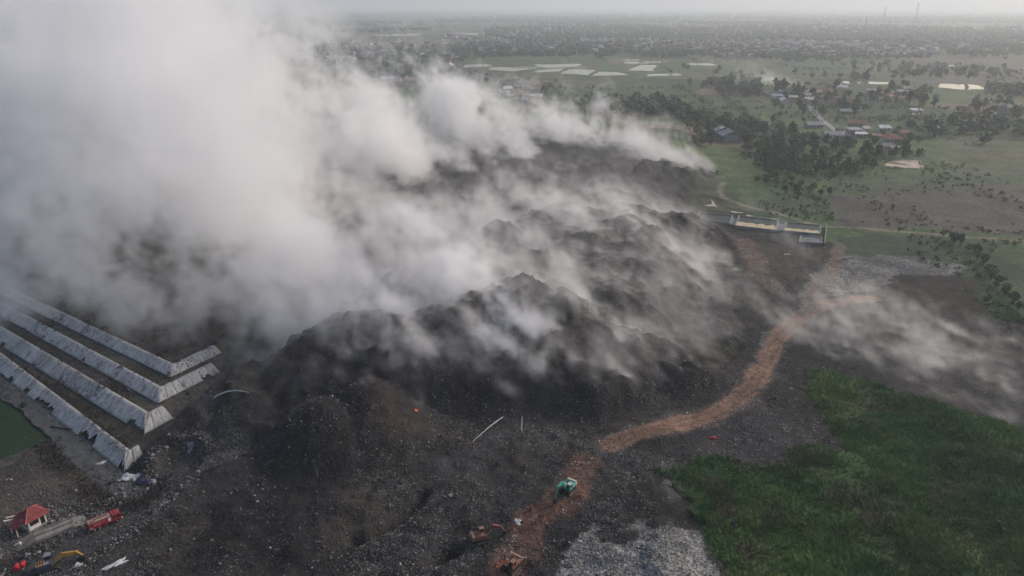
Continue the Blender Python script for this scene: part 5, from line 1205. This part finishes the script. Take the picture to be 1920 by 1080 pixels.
class Grid:
    def __init__(s, lo, hi, step):
        s.lo = np.array(lo, float); s.step = step
        s.n = tuple(int(v) for v in np.ceil((np.array(hi) - s.lo) / step) + 1)
        s.d = np.zeros(s.n, np.float32)
        s.ax = [s.lo[i] + step * np.arange(s.n[i]) for i in range(3)]
        s.ter = T(*[g for g in np.meshgrid(s.ax[0], s.ax[1], indexing='ij')]).astype(np.float32)
    def puff(s, p, r, w, squash=0.8):
        c = (np.array(p) - s.lo) / s.step; R = r * 2.2 / s.step
        a = np.maximum(np.floor(c - R), 0).astype(int); b = np.minimum(np.ceil(c + R) + 1, s.n).astype(int)
        if np.any(b <= a): return
        g = [np.exp(-(((np.arange(a[i], b[i]) - c[i]) * s.step / (r * (squash if i == 2 else 1))) ** 2)) for i in range(3)]
        s.d[a[0]:b[0], a[1]:b[1], a[2]:b[2]] += (w * g[0][:, None, None] * g[1][None, :, None] * g[2][None, None, :]).astype(np.float32)
    def plume(s, src, q, length, r0=2.0, grow=0.16, rise=0.5, seed=0, fade=1.0):
        r = np.random.default_rng(seed); t = 0.0; p = np.array(src, float); off = np.zeros(3); vel = r.normal(0, .16, 3)
        while t < length:
            rad = r0 + grow * t
            vel = vel * .88 + r.normal(0, .10, 3); off = off + vel * rad * .7
            pos = p + np.array([WIND[0] * t, WIND[1] * t, rise * t * (1 - 0.3 * t / (length + 40))]) + off
            h = rad * rad
            w = q * (r0 * r0 / h) ** .62 * (1 - (t / length) ** 2) ** fade
            s.puff(pos, rad, w)
            t += rad * 0.75

def smoke_object(name, G, dens, label, colr, aniso=0.35):
    d = np.maximum(G.d, 0); d[d < 0.004 * max(d.max(), 1e-9) * 0.5] = 0
    nx, ny, nz = G.n
    me = bpy.data.meshes.new(name); me.vertices.add(nx * ny * nz)
    a = me.attributes.new('density', 'FLOAT', 'POINT'); a.data.foreach_set('value', np.ascontiguousarray(d, dtype=np.float32).ravel())
    ob = bpy.data.objects.new(name, me); COL.objects.link(ob)
    ob['kind'] = 'stuff'; ob['label'] = label; ob['category'] = 'smoke'
    mat = bpy.data.materials.new(name); mat.use_nodes = True; t = mat.node_tree; t.nodes.clear()
    o = t.nodes.new('ShaderNodeOutputMaterial'); pv = t.nodes.new('ShaderNodeVolumePrincipled'); t.links.new(pv.outputs[0], o.inputs['Volume'])
    pv.inputs['Color'].default_value = (*colr, 1); pv.inputs['Density'].default_value = dens; pv.inputs['Anisotropy'].default_value = aniso
    me.materials.append(mat)
    ng = bpy.data.node_groups.new(name, 'GeometryNodeTree')
    ng.interface.new_socket('Geometry', in_out='INPUT', socket_type='NodeSocketGeometry')
    ng.interface.new_socket('Geometry', in_out='OUTPUT', socket_type='NodeSocketGeometry')
    nd = ng.nodes; L = ng.links.new
    gi = nd.new('NodeGroupInput'); go = nd.new('NodeGroupOutput'); vc = nd.new('GeometryNodeVolumeCube')
    s = G.step
    vc.inputs['Min'].default_value = tuple(G.lo); vc.inputs['Max'].default_value = tuple(G.lo + s * (np.array(G.n) - 1))
    for ax, v in zip('XYZ', G.n): vc.inputs['Resolution ' + ax].default_value = v
    def vm(op, a, b=None):
        m = nd.new('ShaderNodeVectorMath'); m.operation = op; L(a, m.inputs[0])
        if b is not None: m.inputs[1].default_value = b
        return m
    pos = nd.new('GeometryNodeInputPosition')
    x = vm('SUBTRACT', pos.outputs[0], tuple(G.lo)); x = vm('DIVIDE', x.outputs[0], (s, s, s)); x = vm('ADD', x.outputs[0], (.5, .5, .5))
    x = vm('FLOOR', x.outputs[0]); x = vm('DOT_PRODUCT', x.outputs[0], (ny * nz, nz, 1.0))
    si = nd.new('GeometryNodeSampleIndex'); si.data_type = 'FLOAT'; si.domain = 'POINT'
    na = nd.new('GeometryNodeInputNamedAttribute'); na.data_type = 'FLOAT'; na.inputs[0].default_value = 'density'
    L(gi.outputs[0], si.inputs['Geometry']); L(na.outputs[0], si.inputs['Value']); L(x.outputs['Value'], si.inputs['Index'])
    L(si.outputs[0], vc.inputs['Density'])
    sm = nd.new('GeometryNodeSetMaterial'); sm.inputs['Material'].default_value = mat
    L(vc.outputs[0], sm.inputs[0]); L(sm.outputs[0], go.inputs[0])
    md = ob.modifiers.new('voxels', 'NODES'); md.node_group = ng
    return ob

def crest_pts(px, n, jit, seed, extra=0.8):
    r = np.random.default_rng(seed); out = []
    pts = [lift(*p) for p in px]
    for i in range(n):
        t = r.random() * (len(pts) - 1); k = int(t); f = t - k
        p = pts[k].lerp(pts[k + 1], f)
        x, y = p.x + r.normal(0, jit), p.y + r.normal(0, jit)
        out.append((x, y, T1(x, y) + extra))
    return out

BIG = Grid((-430, 112, 0), (140, 600, 150), 1.6)
def srcs(lst, q, L, r0, g, rise, seed):
    for i, p in enumerate(lst):
        rr = random.uniform
        BIG.plume(p, q * rr(.5, 1.5), L * rr(.7, 1.2), r0 * rr(.7, 1.4), g * rr(.8, 1.2), rise * rr(.7, 1.3), seed * 100 + i)
srcs(crest_pts([(430, 690), (500, 660), (545, 640)], 9, 4, 1), 1.3, 330, 3.0, .15, .34, 1)
srcs(crest_pts([(560, 620), (650, 590), (740, 590)], 14, 4, 2), 1.0, 300, 2.4, .13, .30, 2)
srcs(crest_pts([(740, 590), (900, 540), (990, 522)], 14, 4, 12), .42, 110, 1.6, .10, .24, 12)
srcs(crest_pts([(100, 525), (280, 515), (430, 545), (560, 550)], 18, 8, 3), 1.2, 300, 4.0, .17, .36, 3)
srcs(crest_pts([(560, 500), (640, 480), (720, 486)], 13, 5, 4), .8, 280, 2.4, .12, .32, 4)
srcs(crest_pts([(780, 500), (900, 515), (950, 500)], 9, 5, 13), .32, 90, 1.8, .10, .22, 13)
srcs(crest_pts([(600, 375), (700, 350), (800, 345), (880, 365)], 26, 5, 5), 1.4, 210, 2.4, .105, .27, 5)
srcs(crest_pts([(880, 340), (950, 300), (1010, 285)], 18, 6, 14), 1.5, 150, 2.4, .10, .18, 14)
srcs(crest_pts([(930, 285), (1000, 272), (1090, 263), (1180, 280), (1250, 300)], 36, 5, 6), 1.4, 115, 2.0, .10, .17, 6)
srcs(crest_pts([(1230, 300), (1300, 318), (1345, 322)], 12, 3, 7), 1.3, 80, 1.4, .11, .24, 7)
srcs(crest_pts([(1000, 480), (1100, 440), (1200, 400)], 16, 4, 8), .40, 110, 1.6, .11, .18, 8)
srcs(crest_pts([(250, 470), (400, 450), (520, 420)], 16, 10, 9), 1.0, 320, 5.0, .18, .42, 9)
srcs(crest_pts([(-60, 540), (0, 555), (150, 575), (300, 625), (410, 655)], 20, 6, 10), .9, 200, 3.0, .14, .20, 10)
nb = turb(BIG.n, 1.6, 3, -1.9, 40, 1.3)
nb2 = turb(BIG.n, 1.6, 4, -1.50, 20, 1.15); nbl = turb(BIG.n, 1.6, 6, -2.3, 95, 1.0)
nn = .55 * nb + .62 * (1.1 - 1.45 * np.abs(nb2)) * .8 + .25 * nb2          # folded noise gives rounded billows with dark creases
bx, by = np.meshgrid(BIG.ax[0], BIG.ax[1], indexing='ij'); hz_ = BIG.ax[2][None, None, :] - BIG.ter[:, :, None]
bm2 = sstep(0, 20, poly_in(bx, by, TOE)) * sstep(255, 300, by) * np.clip(.6 + 1.1 * fbm(bx, by, 30, 3, 45), .05, None)
veil = (0.11 * np.exp(-np.maximum(hz_, 0) / 4.5) * np.clip(hz_ + 2.0, 0, 1) * bm2[:, :, None]).astype(np.float32) * np.clip(.4 + .8 * nb2, 0, None) ** 1.5
env = BIG.d
e = .66 * (1 - np.exp(-env / .45))
f = np.clip(e * .95 + .46 * nn + .17 * nbl - .56, 0, None)
BIG.d = np.where(e > .02, (1 - np.exp(-3.2 * f)) * (env + .05) ** .22 * .85, 0).astype(np.float32) + .022 * env ** .8 * np.clip(.5 + .6 * nb, 0, None) + veil
del nbl, nb, nb2, hz_, e, f, env, nn
smoke_object('smoke_plume', BIG, 0.115, 'great pale plume of smoke drifting left off the burning waste', (.975, .978, .986))

FINE = Grid((-75, 108, 0), (150, 300, 34), 0.9)
def fsrc(pl, n, q, L, r0, g, rise, seed):
    r = np.random.default_rng(seed); P = np.array([tuple(lift(*p))[:2] for p in pl]); lo, hi = P.min(0), P.max(0); k = 0
    while k < n:
        x, y = r.uniform(lo, hi)
        if poly_in(np.array([x]), np.array([y]), P)[0] < 0: continue
        k += 1
        FINE.plume((x, y, T1(x, y) + .3), q * r.uniform(.3, 1.6), L * r.uniform(.5, 1.4), r0 * r.uniform(.6, 1.5), g, rise * r.uniform(.5, 1.5), seed * 1000 + k)
fsrc([(760, 640), (990, 540), (1250, 650), (1380, 700), (1250, 750), (900, 760)], 70, .22, 55, .9, .10, .18, 1)
fsrc([(1000, 490), (1200, 410), (1380, 430), (1390, 600), (1150, 560)], 45, .18, 55, 1.0, .10, .12, 2)
fsrc([(1480, 640), (1640, 600), (1920, 640), (2060, 850), (1800, 770)], 60, .08, 55, 1.0, .11, .08, 3)
fsrc([(840, 650), (1000, 600), (1130, 680), (1060, 750), (900, 740)], 22, .30, 55, 1.6, .11, .22, 5)
fsrc([(640, 640), (760, 620), (860, 680), (760, 740)], 10, .22, 50, 1.4, .11, .25, 6)
fsrc([(600, 700), (760, 720), (800, 780), (640, 790)], 10, .35, 30, .7, .09, .3, 4)
nf = turb(FINE.n, 0.9, 8, -1.7, 20, 1.5)
fx, fy = np.meshgrid(FINE.ax[0], FINE.ax[1], indexing='ij')
BURN = GP([(1470, 640), (1640, 590), (1930, 640), (2100, 850), (1800, 775), (1560, 700)])
vm2 = sstep(0, 14, poly_in(fx, fy, TOE)) * sstep(-70, -25, fx + .35 * (fy - 140)) + .20 * sstep(-6, 6, poly_in(fx, fy, BURN))
vm2 = vm2 * np.clip(.7 + .9 * fbm(fx, fy, 22, 3, 44), 0.1, None)
above = FINE.ax[2][None, None, :] - FINE.ter[:, :, None]
veil = np.exp(-np.maximum(above, 0) / 3.6) * np.clip(above + 1.5, 0, 1) * vm2[:, :, None]
FINE.d = FINE.d * np.clip(0.55 + .7 * nf, 0.03, None) ** 1.5 + 0.19 * veil.astype(np.float32) * np.clip(.62 + .42 * nf, .10, None)
smoke_object('smoke_wisps', FINE, 0.35, 'thin grey wisps of smoke trailing over the charred slopes', (.97, .97, .98))

vx, vy = gp(1492, 166)
VIL = Grid((vx - 90, vy - 25, 0), (vx + 35, vy + 130, 45), 2.0)
for i in range(4): VIL.plume((vx + random.uniform(-12, 12), vy + random.uniform(-5, 5), 2), .5, 100, 2.5, .10, .22, 900 + i)
VIL.d *= np.clip(.5 + .7 * turb(VIL.n, 2.0, 21, -1.7, 20, 1.5), 0, None) ** 1.4
smoke_object('smoke_village', VIL, 0.06, 'small bluish smoke rising from the village behind the road', (.96, .97, .99))

# ------------------------------------------------------------------ haze
HZ = bpy.data.meshes.new('haze')
a, b, c, d, z0, z1 = -34000, 34000, -4000, 36000, -4.0, 175.0
HZ.from_pydata([(a, c, z0), (b, c, z0), (b, d, z0), (a, d, z0), (a, c, z1), (b, c, z1), (b, d, z1), (a, d, z1)], [],
               [(3, 2, 1, 0), (4, 5, 6, 7), (0, 1, 5, 4), (1, 2, 6, 5), (2, 3, 7, 6), (3, 0, 4, 7)])
hm = bpy.data.materials.new('haze'); hm.use_nodes = True; t = hm.node_tree; t.nodes.clear()
o = t.nodes.new('ShaderNodeOutputMaterial'); pv = t.nodes.new('ShaderNodeVolumePrincipled'); t.links.new(pv.outputs[0], o.inputs['Volume'])
pv.inputs['Color'].default_value = (.865, .92, .985, 1); pv.inputs['Density'].default_value = 2.4e-4; pv.inputs['Anisotropy'].default_value = 0.32
HZ.materials.append(hm)
hz = bpy.data.objects.new('haze', HZ); COL.objects.link(hz); hz['kind'] = 'stuff'; hz['label'] = 'even grey haze lying over the whole plain'; hz['category'] = 'haze'
